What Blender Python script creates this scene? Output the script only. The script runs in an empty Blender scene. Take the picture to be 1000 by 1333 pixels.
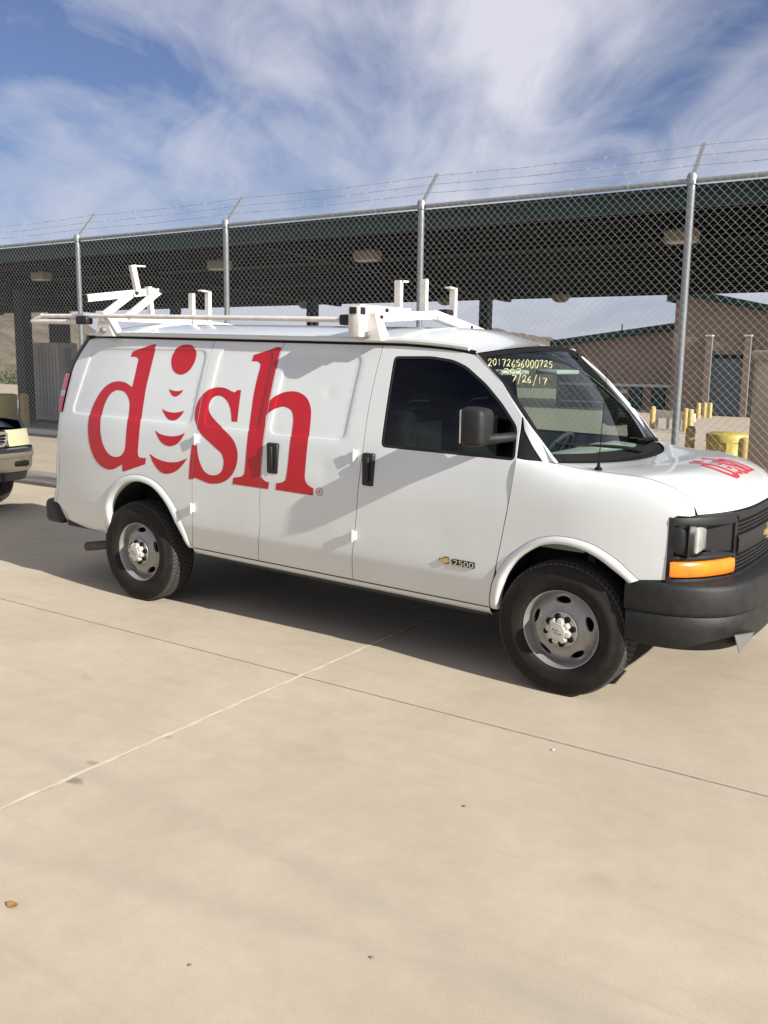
import bpy, bmesh, math, random
from mathutils import Vector, Matrix
from mathutils.geometry import delaunay_2d_cdt
random.seed(7)
R = math.radians
sc = bpy.context.scene
col = sc.collection

# ------------------------------------------------------------------ camera
CAM = Vector((1.8696, -5.5526, 1.8466))
YAW, PITCH, ROLL, FPX = R(-33.58), R(9.51), R(0.79), 1179.5
_f = Vector((math.sin(YAW)*math.cos(PITCH), math.cos(YAW)*math.cos(PITCH), -math.sin(PITCH)))
_r = Vector((math.cos(YAW), -math.sin(YAW), 0)); _u = _r.cross(_f)
CR = math.cos(ROLL)*_r + math.sin(ROLL)*_u
CU = -math.sin(ROLL)*_r + math.cos(ROLL)*_u
CF = _f
cam = bpy.data.cameras.new('camera'); cam_o = bpy.data.objects.new('camera', cam); col.objects.link(cam_o)
cam.sensor_fit = 'HORIZONTAL'; cam.sensor_width = 36.0; cam.lens = FPX/1000*36.0
cam.clip_start = .05; cam.clip_end = 6000
m = Matrix.Identity(4)
for i in range(3):
    m[i][0] = CR[i]; m[i][1] = CU[i]; m[i][2] = -CF[i]; m[i][3] = CAM[i]
cam_o.matrix_world = m
sc.camera = cam_o

# ------------------------------------------------------------------ light
SUN_TRAVEL = Vector((-2.0, 0.28, -1.0)).normalized()      # direction in which sunlight travels
to_sun = -SUN_TRAVEL
sun_el = math.asin(to_sun.z); sun_az = math.atan2(to_sun.x, to_sun.y)   # clockwise from +Y
sl = bpy.data.lights.new('sun', 'SUN'); sl.energy = 5.0; sl.angle = R(.53); sl.color = (1.0, .95, .87)
so = bpy.data.objects.new('sun', sl); col.objects.link(so)
so.rotation_euler = SUN_TRAVEL.to_track_quat('-Z', 'Y').to_euler(); so.location = (20, -5, 15)
world = bpy.data.worlds.new('World'); sc.world = world; world.use_nodes = True
nt = world.node_tree; N = nt.nodes; L = nt.links
for n in list(N): N.remove(n)
out = N.new('ShaderNodeOutputWorld'); bg = N.new('ShaderNodeBackground'); bg.inputs[1].default_value = 0.050
sky = N.new('ShaderNodeTexSky'); sky.sky_type = 'NISHITA'; sky.sun_disc = False
sky.sun_elevation = sun_el; sky.sun_rotation = sun_az; sky.air_density = 1.0; sky.dust_density = .35; sky.ozone_density = 2.2
tc = N.new('ShaderNodeTexCoord'); sep = N.new('ShaderNodeSeparateXYZ'); L.new(tc.outputs['Generated'], sep.inputs[0])
CLOUD_AT = (4.05, 3.1, 0)
# high thin cloud: the view direction projected on a flat layer
mx = N.new('ShaderNodeMath'); mx.operation = 'MAXIMUM'; mx.inputs[1].default_value = 0.0; L.new(sep.outputs[2], mx.inputs[0])
ad = N.new('ShaderNodeMath'); ad.operation = 'ADD'; ad.inputs[1].default_value = .16; L.new(mx.outputs[0], ad.inputs[0])
dv = N.new('ShaderNodeVectorMath'); dv.operation = 'DIVIDE'
cmb = N.new('ShaderNodeCombineXYZ')
for i in range(3): L.new(ad.outputs[0], cmb.inputs[i])
L.new(tc.outputs['Generated'], dv.inputs[0]); L.new(cmb.outputs[0], dv.inputs[1])
mp0 = N.new('ShaderNodeMapping'); mp0.inputs['Rotation'].default_value = (0, 0, R(-38)); L.new(dv.outputs[0], mp0.inputs[0])
mp = N.new('ShaderNodeMapping'); mp.inputs['Scale'].default_value = (1.10, .58, 0.0)
mp.inputs['Location'].default_value = CLOUD_AT
L.new(mp0.outputs[0], mp.inputs[0])
def noise(scale, detail, rough, dist, vec):
    n = N.new('ShaderNodeTexNoise'); n.inputs['Scale'].default_value = scale; n.inputs['Detail'].default_value = detail
    n.inputs['Roughness'].default_value = rough; n.inputs['Distortion'].default_value = dist; L.new(vec, n.inputs['Vector']); return n
n1 = noise(.80, 8, .52, .7, mp.outputs[0]); n2 = noise(3.0, 8, .60, 1.2, mp.outputs[0])
mul = N.new('ShaderNodeMath'); mul.operation = 'MULTIPLY_ADD'; mul.inputs[1].default_value = .28
L.new(n2.outputs['Fac'], mul.inputs[0]); L.new(n1.outputs['Fac'], mul.inputs[2])
cr = N.new('ShaderNodeValToRGB'); cr.color_ramp.elements[0].position = .485; cr.color_ramp.elements[1].position = .745
cr.color_ramp.elements[0].color = (.07, .07, .07, 1); cr.color_ramp.elements[1].color = (.93, .93, .93, 1)
L.new(mul.outputs[0], cr.inputs[0])
mix = N.new('ShaderNodeMix'); mix.data_type = 'RGBA'
tn = N.new('ShaderNodeMix'); tn.data_type = 'RGBA'; tn.blend_type = 'MULTIPLY'; tn.inputs['Factor'].default_value = 1.0
tn.inputs['B'].default_value = (.66, .73, 1.0, 1); L.new(sky.outputs[0], tn.inputs['A'])
L.new(cr.outputs[0], mix.inputs['Factor']); L.new(tn.outputs['Result'], mix.inputs['A'])
mix.inputs['B'].default_value = (9.0, 9.0, 9.9, 1)
hz = N.new('ShaderNodeMapRange'); hz.inputs['From Min'].default_value = .0; hz.inputs['From Max'].default_value = .26; hz.inputs['To Min'].default_value = .62; hz.inputs['To Max'].default_value = 0.0
hz.interpolation_type = 'SMOOTHSTEP'; L.new(sep.outputs[2], hz.inputs['Value'])
mh = N.new('ShaderNodeMix'); mh.data_type = 'RGBA'; mh.inputs['B'].default_value = (6.2, 6.5, 7.6, 1)
L.new(hz.outputs[0], mh.inputs['Factor']); L.new(mix.outputs['Result'], mh.inputs['A']); L.new(mh.outputs['Result'], bg.inputs[0]); L.new(bg.outputs[0], out.inputs[0])
sc.view_settings.view_transform = 'Standard'; sc.view_settings.look = 'None'
sc.view_settings.exposure = 0.76; sc.view_settings.gamma = 1.0
try: sc.view_settings.use_curve_mapping = False
except Exception: pass
sc.cycles.use_denoising = True
sc.cycles.max_bounces = 8; sc.cycles.transparent_max_bounces = 16
sc.cycles.caustics_reflective = False; sc.cycles.caustics_refractive = False

# ------------------------------------------------------------------ materials
MATS = {}
def mat(name, color, rough=.5, metal=0., coat=0., noise_amt=0., noise_scale=8., bump=0., bump_scale=60., spec=.5, color2=None, transmission=0., detail=6):
    if name in MATS: return MATS[name]
    m = bpy.data.materials.new(name); m.use_nodes = True
    nd = m.node_tree.nodes; lk = m.node_tree.links; b = nd['Principled BSDF']
    b.inputs['Base Color'].default_value = (*color, 1); b.inputs['Roughness'].default_value = rough
    b.inputs['Metallic'].default_value = metal; b.inputs['Coat Weight'].default_value = coat
    b.inputs['Coat Roughness'].default_value = .06; b.inputs['Specular IOR Level'].default_value = spec
    b.inputs['Transmission Weight'].default_value = transmission
    t = nd.new('ShaderNodeTexCoord')
    if noise_amt > 0 or color2:
        n = nd.new('ShaderNodeTexNoise'); n.inputs['Scale'].default_value = noise_scale; n.inputs['Detail'].default_value = detail
        n.inputs['Roughness'].default_value = .62; lk.new(t.outputs['Object'], n.inputs['Vector'])
        r = nd.new('ShaderNodeValToRGB'); r.color_ramp.elements[0].position = .32; r.color_ramp.elements[1].position = .70
        c2 = color2 or tuple(c*(1-noise_amt) for c in color)
        r.color_ramp.elements[0].color = (*c2, 1); r.color_ramp.elements[1].color = (*color, 1)
        lk.new(n.outputs['Fac'], r.inputs[0]); lk.new(r.outputs[0], b.inputs['Base Color'])
    if name == 'white_paint':
        n = nd.new('ShaderNodeTexNoise'); n.inputs['Scale'].default_value = 55; n.inputs['Detail'].default_value = 7; n.inputs['Roughness'].default_value = .7; lk.new(t.outputs['Object'], n.inputs['Vector'])
        r2 = nd.new('ShaderNodeValToRGB'); r2.color_ramp.elements[0].position = .63; r2.color_ramp.elements[1].position = .78
        r2.color_ramp.elements[0].color = (0, 0, 0, 1); r2.color_ramp.elements[1].color = (.5, .5, .5, 1); lk.new(n.outputs['Fac'], r2.inputs[0])
        mx = nd.new('ShaderNodeMix'); mx.data_type = 'RGBA'; mx.inputs['B'].default_value = (.36, .31, .24, 1); lk.new(r2.outputs[0], mx.inputs['Factor'])
        lk.new(b.inputs['Base Color'].links[0].from_socket, mx.inputs['A']); lk.new(mx.outputs['Result'], b.inputs['Base Color'])
    if bump > 0:
        n = nd.new('ShaderNodeTexNoise'); n.inputs['Scale'].default_value = bump_scale; n.inputs['Detail'].default_value = 5
        lk.new(t.outputs['Object'], n.inputs['Vector'])
        bp = nd.new('ShaderNodeBump'); bp.inputs['Strength'].default_value = bump; bp.inputs['Distance'].default_value = .01
        lk.new(n.outputs['Fac'], bp.inputs['Height']); lk.new(bp.outputs[0], b.inputs['Normal'])
    MATS[name] = m; return m
def glass(name, tint, refl=1.0, ior=1.5):
    m = bpy.data.materials.new(name); m.use_nodes = True; nd = m.node_tree.nodes; lk = m.node_tree.links
    for n in list(nd): nd.remove(n)
    o = nd.new('ShaderNodeOutputMaterial'); mixn = nd.new('ShaderNodeMixShader'); tr = nd.new('ShaderNodeBsdfTransparent')
    gl = nd.new('ShaderNodeBsdfGlossy'); gl.inputs['Roughness'].default_value = .015; gl.inputs[0].default_value = (refl, refl, refl, 1)
    tr.inputs[0].default_value = (*tint, 1); fr = nd.new('ShaderNodeFresnel'); fr.inputs[0].default_value = ior
    lk.new(fr.outputs[0], mixn.inputs[0]); lk.new(tr.outputs[0], mixn.inputs[1]); lk.new(gl.outputs[0], mixn.inputs[2])
    lk.new(mixn.outputs[0], o.inputs[0]); MATS[name] = m; return m

mat('white_paint', (.625, .655, .655), .24, 0, .8, color2=(.585, .61, .605), noise_scale=2.2)
mat('red_vinyl', (.46, .008, .016), .34, 0, 0., noise_amt=.12, noise_scale=5)
mat('hood_red', (.62, .03, .05), .4)
mat('black_plastic', (.015, .015, .016), .42, spec=.35, noise_amt=.35, noise_scale=30, bump=.15, bump_scale=250)
mat('worn_plastic', (.020, .020, .020), .5, spec=.3, noise_amt=.45, noise_scale=14, bump=.25, bump_scale=220)
mat('dark_gap', (.006, .006, .006), .7, spec=.15)
mat('rubber', (.010, .0095, .009), .75, spec=.22, color2=(.021, .0175, .0145), noise_scale=18, bump=.2, bump_scale=120)
mat('tread_rubber', (.05, .046, .042), .85, noise_amt=.4, noise_scale=40)
mat('rim_paint', (.36, .355, .34), .42, .55, 0, noise_amt=.25, noise_scale=12)
mat('cap_plastic', (.55, .53, .49), .38, .3, noise_amt=.2, noise_scale=30)
mat('steel_dark', (.03, .03, .032), .5, .6)
mat('steel_mid', (.22, .22, .23), .45, .5)
mat('chrome', (.72, .72, .72), .12, 1.0)
mat('gold_emblem', (.62, .45, .2), .3, .7)
mat('amber_lens', (.92, .24, .012), .22, 0, .5, color2=(.80, .17, .01), noise_scale=9)
mat('red_lens', (.45, .012, .018), .15, 0, .6)
mat('clear_lens', (.44, .44, .42), .12, .1, .6, noise_amt=.3, noise_scale=30)
mat('yellowed_lens', (.40, .37, .24), .25, 0, .4)
mat('dash_grey', (.42, .45, .43), .7, noise_amt=.15)
mat('seat_grey', (.09, .095, .10), .85, noise_amt=.2)
mat('interior_dark', (.03, .032, .034), .8)
mat('rack_white', (.70, .69, .66), .42, color2=(.55, .52, .47), noise_scale=16, bump=.08, detail=9)
mat('marker_yellow', (.50, .49, .27), .8)
mat('exhaust_metal', (.12, .10, .085), .6, .6, noise_amt=.4, noise_scale=20)
mat('galvanised', (.31, .33, .335), .45, .6, noise_amt=.22, noise_scale=30)
mat('wire_metal', (.32, .335, .34), .5, .25)
mat('green_metal', (.005, .022, .0175), .5, spec=.25, noise_amt=.2, noise_scale=2)
mat('dark_deck', (.006, .0095, .0085), .7, spec=.08, noise_amt=.3, noise_scale=1.5)
mat('lamp_beige', (.26, .235, .185), .6)
mat('bollard_yellow', (.52, .38, .12), .55, noise_amt=.25, noise_scale=8)
mat('drum_yellow', (.54, .42, .09), .45, noise_amt=.15, noise_scale=5)
mat('container_white', (.62, .60, .55), .6, noise_amt=.2, noise_scale=2)
mat('container_tan', (.36, .285, .205), .65, noise_amt=.2, noise_scale=2)
mat('band_white', (.62, .58, .52), .7, noise_amt=.15)
mat('door_green', (.008, .050, .042), .5)
mat('rollup_grey', (.085, .11, .13), .5, noise_amt=.1)
mat('kerb_grey', (.19, .175, .155), .85, noise_amt=.4, noise_scale=6, bump=.4)
mat('navy_paint', (.012, .014, .024), .25, 0, .8)
mat('champagne', (.165, .148, .12), .32, .35, .5)
mat('leaf_brown', (.30, .16, .05), .8); mat('pebble_grey', (.22, .19, .15), .85, noise_amt=.3)
mat('red_print', (.45, .05, .05), .6)
mat('trunk_bark', (.10, .075, .05), .9)
mat('brush_green', (.07, .085, .035), .9)
glass('window_tint', (.05, .07, .065), .62); glass('window_clear', (.55, .62, .58)); glass('windscreen_glass', (.78, .88, .83), 1.0, 1.5)

def brick_mat(name, c1, c2, mortar, scale, bw=.4, bh=.2):
    m = bpy.data.materials.new(name); m.use_nodes = True; nd = m.node_tree.nodes; lk = m.node_tree.links; b = nd['Principled BSDF']
    b.inputs['Roughness'].default_value = .9
    t = nd.new('ShaderNodeTexCoord'); s = nd.new('ShaderNodeSeparateXYZ'); lk.new(t.outputs['Object'], s.inputs[0])
    c = nd.new('ShaderNodeCombineXYZ'); lk.new(s.outputs[0], c.inputs[0]); lk.new(s.outputs[2], c.inputs[1])
    k = nd.new('ShaderNodeTexBrick'); lk.new(c.outputs[0], k.inputs[0]); k.inputs['Scale'].default_value = 1.0
    k.inputs['Brick Width'].default_value = bw; k.inputs['Row Height'].default_value = bh; k.inputs['Mortar Size'].default_value = .012
    k.inputs['Color1'].default_value = (*c1, 1); k.inputs['Color2'].default_value = (*c2, 1); k.inputs['Mortar'].default_value = (*mortar, 1)
    n = nd.new('ShaderNodeTexNoise'); n.inputs['Scale'].default_value = .6; n.inputs['Detail'].default_value = 6; lk.new(t.outputs['Object'], n.inputs[0])
    mx = nd.new('ShaderNodeMix'); mx.data_type = 'RGBA'; mx.blend_type = 'MULTIPLY'; mx.inputs['Factor'].default_value = .35
    lk.new(k.outputs[0], mx.inputs['A']); lk.new(n.outputs['Fac'], mx.inputs['B']); lk.new(mx.outputs['Result'], b.inputs['Base Color'])
    MATS[name] = m
brick_mat('block_wall', (.36, .265, .20), (.31, .225, .17), (.24, .18, .14), 1)
brick_mat('block_wall_dark', (.29, .215, .165), (.245, .18, .14), (.19, .145, .115), 1)

STAINS = [(-1.33, -3.18, .16, .07, .8), (-1.40, -3.02, .12, .05, .6), (-1.36, -2.62, .16, .06, .5), (-2.35, -2.3, .25, .18, .18), (.9, -2.6, .5, .35, .14), (-1.9, -2.05, .3, .2, .15)]
def concrete(name, base, dark, light, streak=True):
    m = bpy.data.materials.new(name); m.use_nodes = True; nd = m.node_tree.nodes; lk = m.node_tree.links; b = nd['Principled BSDF']
    b.inputs['Roughness'].default_value = .82; b.inputs['Specular IOR Level'].default_value = .3
    g = nd.new('ShaderNodeNewGeometry')
    def nz(scale, det, vec=None, rough=.6, dist=0.):
        n = nd.new('ShaderNodeTexNoise'); n.inputs['Scale'].default_value = scale; n.inputs['Detail'].default_value = det
        n.inputs['Roughness'].default_value = rough; n.inputs['Distortion'].default_value = dist
        lk.new(vec or g.outputs['Position'], n.inputs['Vector']); return n.outputs['Fac']
    def ramp(src, p0, p1, c0, c1):
        r = nd.new('ShaderNodeValToRGB'); r.color_ramp.elements[0].position = p0; r.color_ramp.elements[1].position = p1
        r.color_ramp.elements[0].color = (*c0, 1); r.color_ramp.elements[1].color = (*c1, 1); lk.new(src, r.inputs[0]); return r.outputs[0]
    def mixc(a, bcol, fac, mode='MIX'):
        x = nd.new('ShaderNodeMix'); x.data_type = 'RGBA'; x.blend_type = mode
        if isinstance(fac, float): x.inputs['Factor'].default_value = fac
        else: lk.new(fac, x.inputs['Factor'])
        lk.new(a, x.inputs['A'])
        if isinstance(bcol, tuple): x.inputs['B'].default_value = (*bcol, 1)
        else: lk.new(bcol, x.inputs['B'])
        return x.outputs['Result']
    c = ramp(nz(.9, 8), .30, .72, tuple(x*.90 for x in base), light)
    c = mixc(c, ramp(nz(6.5, 7, None, .7), .34, .66, (.86, .86, .87), (1, 1, 1)), .7, 'MULTIPLY')
    c = mixc(c, dark, ramp(nz(.35, 6, None, .65, .6), .52, .80, (0, 0, 0), (.55, .55, .55)))
    if streak:   # broom and tyre streaks, running along the lane
        mpn = nd.new('ShaderNodeMapping'); mpn.inputs['Scale'].default_value = (.16, 3.4, 1); mpn.inputs['Rotation'].default_value = (0, 0, R(-14))
        lk.new(g.outputs['Position'], mpn.inputs[0])
        c = mixc(c, dark, ramp(nz(1.6, 7, mpn.outputs[0], .6, .3), .56, .78, (0, 0, 0), (.6, .6, .6)))
    c = mixc(c, tuple(x*.45 for x in base), ramp(nz(14, 3), .70, .80, (0, 0, 0), (.35, .35, .35)))
    if streak:
        for (cx_, cy_, rx, ry, amt) in STAINS:
            mpn = nd.new('ShaderNodeMapping'); mpn.inputs['Location'].default_value = (-cx_/rx, -cy_/ry, 0); mpn.inputs['Scale'].default_value = (1/rx, 1/ry, 0); lk.new(g.outputs['Position'], mpn.inputs[0])
            ln = nd.new('ShaderNodeVectorMath'); ln.operation = 'LENGTH'; lk.new(mpn.outputs[0], ln.inputs[0])
            sm = nd.new('ShaderNodeMath'); sm.operation = 'MULTIPLY_ADD'; sm.inputs[1].default_value = 1.3; lk.new(nz(7, 5), sm.inputs[0]); lk.new(ln.outputs['Value'], sm.inputs[2])
            c = mixc(c, tuple(x*.42 for x in base), ramp(sm.outputs[0], .75, 1.45, (amt, amt, amt), (0, 0, 0)))
    if streak:
        vo = nd.new('ShaderNodeTexVoronoi'); vo.inputs['Scale'].default_value = 1.15; vo.inputs['Randomness'].default_value = 1.0; lk.new(g.outputs['Position'], vo.inputs['Vector'])
        c = mixc(c, tuple(x*.45 for x in base), ramp(vo.outputs['Distance'], .010, .030, (.55, .55, .55), (0, 0, 0)))
        for (cx_, cy_, rad, wd_) in ((-1.2, -15.2, 12.1, .11), (-1.2, -15.2, 10.5, .11), (3.5, -20.0, 16.9, .10)):
            sb_ = nd.new('ShaderNodeVectorMath'); sb_.operation = 'DISTANCE'; sb_.inputs[1].default_value = (cx_, cy_, 0); lk.new(g.outputs['Position'], sb_.inputs[0])
            m1 = nd.new('ShaderNodeMath'); m1.operation = 'SUBTRACT'; m1.inputs[1].default_value = rad; lk.new(sb_.outputs['Value'], m1.inputs[0])
            m2_ = nd.new('ShaderNodeMath'); m2_.operation = 'ABSOLUTE'; lk.new(m1.outputs[0], m2_.inputs[0])
            m3 = nd.new('ShaderNodeMath'); m3.operation = 'MULTIPLY_ADD'; m3.inputs[1].default_value = .22; lk.new(nz(2.2, 6), m3.inputs[0]); lk.new(m2_.outputs[0], m3.inputs[2])
            c = mixc(c, dark, ramp(m3.outputs[0], .10, .10+wd_, (.38, .38, .38), (0, 0, 0)))
    fine = nz(160, 3)
    c = mixc(c, ramp(fine, .3, .7, (.84, .84, .84), (1, 1, 1)), .5, 'MULTIPLY')
    lk.new(c, b.inputs['Base Color'])
    bp = nd.new('ShaderNodeBump'); bp.inputs['Strength'].default_value = .22; bp.inputs['Distance'].default_value = .004
    lk.new(fine, bp.inputs['Height']); lk.new(bp.outputs[0], b.inputs['Normal']); MATS[name] = m
concrete('lot_concrete', (.468, .398, .300), (.345, .297, .235), (.51, .438, .330))
concrete('yard_paving', (.40, .335, .255), (.30, .255, .20), (.45, .375, .285), False)
mat('hill_soil', (.145, .108, .075), .95, color2=(.045, .045, .028), noise_scale=.35, detail=8)
concrete('joint_sealant', (.42, .35, .26), (.16, .14, .11), (.50, .43, .33), False)
mat('sealant_pale', (.62, .545, .43), .9, color2=(.44, .375, .28), noise_scale=9)
mat('joint_dark', (.28, .235, .175), .9, noise_amt=.5, noise_scale=20)

# ------------------------------------------------------------------ mesh helpers
WLOC = {}
class MB:
    def __init__(s): s.v = []; s.f = []; s.n = {}
    def add(s, vs, fs):
        o = len(s.v); s.v += [Vector(p) for p in vs]; s.f += [tuple(i+o for i in f) for f in fs]; return s
    def box(s, a, b):
        (x0, y0, z0), (x1, y1, z1) = a, b
        return s.add([(x0,y0,z0),(x1,y0,z0),(x1,y1,z0),(x0,y1,z0),(x0,y0,z1),(x1,y0,z1),(x1,y1,z1),(x0,y1,z1)],
              [(3,2,1,0),(4,5,6,7),(0,1,5,4),(1,2,6,5),(2,3,7,6),(3,0,4,7)])
    def rbox(s, a, b, bev=.01, seg=2):
        bm = bmesh.new(); bmesh.ops.create_cube(bm, size=1)
        for v in bm.verts: v.co = Vector((a[i] + (v.co[i]+.5)*(b[i]-a[i]) for i in range(3)))
        bmesh.ops.bevel(bm, geom=bm.edges[:], offset=bev, segments=seg, affect='EDGES', profile=.5)
        bm.verts.index_update(); r = s.add([v.co for v in bm.verts], [[v.index for v in f.verts] for f in bm.faces]); bm.free(); return r
    def beam(s, p, q, w, h, up=(0,0,1)):
        p = Vector(p); q = Vector(q); d = (q-p).normalized(); up = Vector(up)
        if abs(d.dot(up)) > .98: up = Vector((1,0,0))
        a = d.cross(up).normalized(); b = a.cross(d)
        vs = [e + a*sx*w/2 + b*sy*h/2 for e in (p, q) for sx, sy in ((-1,-1),(1,-1),(1,1),(-1,1))]
        return s.add(vs, [(0,1,2,3),(7,6,5,4),(0,4,5,1),(1,5,6,2),(2,6,7,3),(3,7,4,0)])
    def tube(s, pts, r, n=8, cap=True):
        pts = [Vector(p) for p in pts]; rings = []
        ref = Vector((0,0,1)); base = len(s.v)
        for i, p in enumerate(pts):
            d = (pts[min(i+1, len(pts)-1)] - pts[max(i-1, 0)]).normalized()
            if abs(d.dot(ref)) > .95: ref = Vector((1,0,0)) if abs(d.x) < .9 else Vector((0,1,0))
            a = d.cross(ref).normalized(); b = a.cross(d)
            rr = r[i] if isinstance(r, (list, tuple)) else r
            s.v += [p + (a*math.cos(2*math.pi*k/n) + b*math.sin(2*math.pi*k/n))*rr for k in range(n)]
        for i in range(len(pts)-1):
            for k in range(n):
                s.f.append((base+i*n+k, base+(i+1)*n+k, base+(i+1)*n+(k+1) % n, base+i*n+(k+1) % n))
        if cap:
            s.f.append(tuple(base+k for k in range(n))); e = base+(len(pts)-1)*n; s.f.append(tuple(e+n-1-k for k in range(n)))
        return s
    def lathe(s, prof, c, axis='y', n=48, a0=0., a1=2*math.pi, close=True):
        # prof: (radius, offset along axis)
        base = len(s.v); full = abs(a1-a0) > 6.28; m_ = n if full else n+1
        for i in range(m_):
            a = a0+(a1-a0)*i/n
            for r, o in prof:
                if axis == 'y': s.v.append(Vector((c[0]+r*math.cos(a), c[1]+o, c[2]+r*math.sin(a))))
                elif axis == 'z': s.v.append(Vector((c[0]+r*math.cos(a), c[1]+r*math.sin(a), c[2]+o)))
                else: s.v.append(Vector((c[0]+o, c[1]+r*math.cos(a), c[2]+r*math.sin(a))))
        k = len(prof)
        for i in range(n):
            j = (i+1) % m_
            for q in range(k-1): s.f.append((base+i*k+q, base+j*k+q, base+j*k+q+1, base+i*k+q+1))
        return s
    def grid(s, fn, nu, nv):
        base = len(s.v)
        for i in range(nu+1):
            for j in range(nv+1): s.v.append(Vector(fn(i/nu, j/nv)))
        for i in range(nu):
            for j in range(nv):
                a = base+i*(nv+1)+j; s.f.append((a, a+1, a+nv+2, a+nv+1))
        return s
    def mirror_y(s):
        n = len(s.v); s.v += [Vector((p.x, -p.y, p.z)) for p in s.v[:n]]; s.f += [tuple(i+n for i in reversed(f)) for f in s.f[:]]; return s
    def build_pair(s, name, *a, **k):
        r = [s.build(name, *a, **k)]; m2 = MB(); m2.v = [Vector((p.x, -p.y, p.z)) for p in s.v]; m2.f = [tuple(reversed(f)) for f in s.f]; m2.n = {i: Vector((n.x, -n.y, n.z)) for i, n in s.n.items()}
        r.append(m2.build(name, *a, **k)); return r
    def build(s, name, material, parent=None, smooth=False, shear=False, angle=35, props=None):
        vs = s.v
        if shear: vs = [Vector((p.x, p.y, p.z-.02*p.x)) for p in vs]
        lo = Vector((min(p[i] for p in vs) for i in range(3))); hi = Vector((max(p[i] for p in vs) for i in range(3)))
        c = (lo+hi)/2
        if parent is None: c.z = lo.z
        me = bpy.data.meshes.new(name); me.from_pydata([p-c for p in vs], [], s.f); me.validate(); me.update()
        bm = bmesh.new(); bm.from_mesh(me); bmesh.ops.recalc_face_normals(bm, faces=bm.faces[:]) if not (getattr(s, 'keep', False) or s.n) else None
        bm.to_mesh(me); bm.free()
        me.materials.append(MATS[material])
        if smooth:
            for p_ in me.polygons: p_.use_smooth = True
            try: me.set_sharp_from_angle(angle=R(angle))
            except Exception: pass
            if s.n:
                nl = [None]*len(me.loops)
                for p_ in me.polygons:
                    for li in p_.loop_indices:
                        q = s.n.get(me.loops[li].vertex_index); nl[li] = tuple(q if q is not None else p_.normal)
                me.normals_split_custom_set(nl)
        o = bpy.data.objects.new(name, me); col.objects.link(o)
        place(o, c, parent)
        for k, v in (props or {}).items(): o[k] = v
        return o
def place(o, wloc, parent):
    WLOC[o] = Vector(wloc)
    if parent is not None: o.parent = parent; o.location = Vector(wloc) - WLOC[parent]
    else: o.location = wloc
def thing(name, loc, label, cat, group=None):
    o = bpy.data.objects.new(name, None); col.objects.link(o); o.empty_display_size = .3; place(o, loc, None); tag(o, label, cat, group); return o
def tag(o, label, cat, group=None):
    o['label'] = label; o['category'] = cat
    if group: o['group'] = group
    return o
def structure(o): o['kind'] = 'structure'; return o
def copy_tree(o, delta, parent=None):
    c = o.copy(); col.objects.link(c); WLOC[c] = WLOC[o] + Vector(delta)
    if parent is not None: c.parent = parent; c.location = o.location.copy()
    else: c.location = o.location + Vector(delta)
    for ch in [x for x in list(col.objects) if x.parent == o]: copy_tree(ch, delta, c)
    return c
def pchip(tab):
    tab = [t for i, t in enumerate(tab) if i == 0 or t[0]-tab[i-1][0] > 1e-6]
    xs = [a for a, _ in tab]; ys = [b for _, b in tab]; n = len(xs)
    d = [(ys[i+1]-ys[i])/(xs[i+1]-xs[i]) for i in range(n-1)]
    mm = [d[0]] + [0 if d[i-1]*d[i] <= 0 else 2*d[i-1]*d[i]/(d[i-1]+d[i]) for i in range(1, n-1)] + [d[-1]]
    def f(x):
        if x <= xs[0]: return ys[0]
        if x >= xs[-1]: return ys[-1]
        i = max(k for k in range(n-1) if xs[k] <= x); h = xs[i+1]-xs[i]; t = (x-xs[i])/h
        return ys[i]*(2*t**3-3*t*t+1) + h*mm[i]*(t**3-2*t*t+t) + ys[i+1]*(-2*t**3+3*t*t) + h*mm[i+1]*(t**3-t*t)
    return f
def smooth01(t): t = max(0., min(1., t)); return t*t*(3-2*t)
def spline(pts, closed=True, seg=6):
    """Catmull-Rom through points; a third value 1 marks a corner."""
    n = len(pts); P = [Vector(p[:2]) for p in pts]; C = [len(p) > 2 and p[2] for p in pts]; outp = []
    for i in range(n if closed else n-1):
        j = (i+1) % n; p1, p2 = P[i], P[j]
        p0 = p1*2-p2 if C[i] or (not closed and i == 0) else P[i-1]
        p3 = p2*2-p1 if C[j] or (not closed and j == n-1) else P[(j+1) % n]
        if C[i] and C[j]: outp.append(p1.copy()); continue
        for k in range(seg):
            t = k/seg
            outp.append(.5*((2*p1)+(p2-p0)*t+(2*p0-5*p1+4*p2-p3)*t*t+(3*p1-p0-3*p2+p3)*t**3))
    if not closed: outp.append(P[-1].copy())
    return outp
def resample(poly, step, closed=True):
    o = []; n = len(poly)
    for i in range(n if closed else n-1):
        a = poly[i]; b = poly[(i+1) % n]; k = max(1, int(math.ceil((b-a).length/step)))
        for q in range(k): o.append(a.lerp(b, q/k))
    if not closed: o.append(poly[-1].copy())
    return o
def inside(p, poly):
    x, y = p; c = False; n = len(poly); j = n-1
    for i in range(n):
        if (poly[i].y > y) != (poly[j].y > y) and x < (poly[j].x-poly[i].x)*(y-poly[i].y)/(poly[j].y-poly[i].y)+poly[i].x: c = not c
        j = i
    return c
def sdist(p, poly):
    best = 9.; n = len(poly); p = Vector(p)
    for i in range(n):
        a = poly[i]; ab = poly[(i+1) % n]-a; t = max(0, min(1, (p-a).dot(ab)/max(ab.length_squared, 1e-12))); best = min(best, (p-a-ab*t).length_squared)
    best = math.sqrt(best); return -best if inside(p, poly) else best
def area(poly): return .5*sum(poly[i-1].x*poly[i].y-poly[i].x*poly[i-1].y for i in range(len(poly)))
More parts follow.
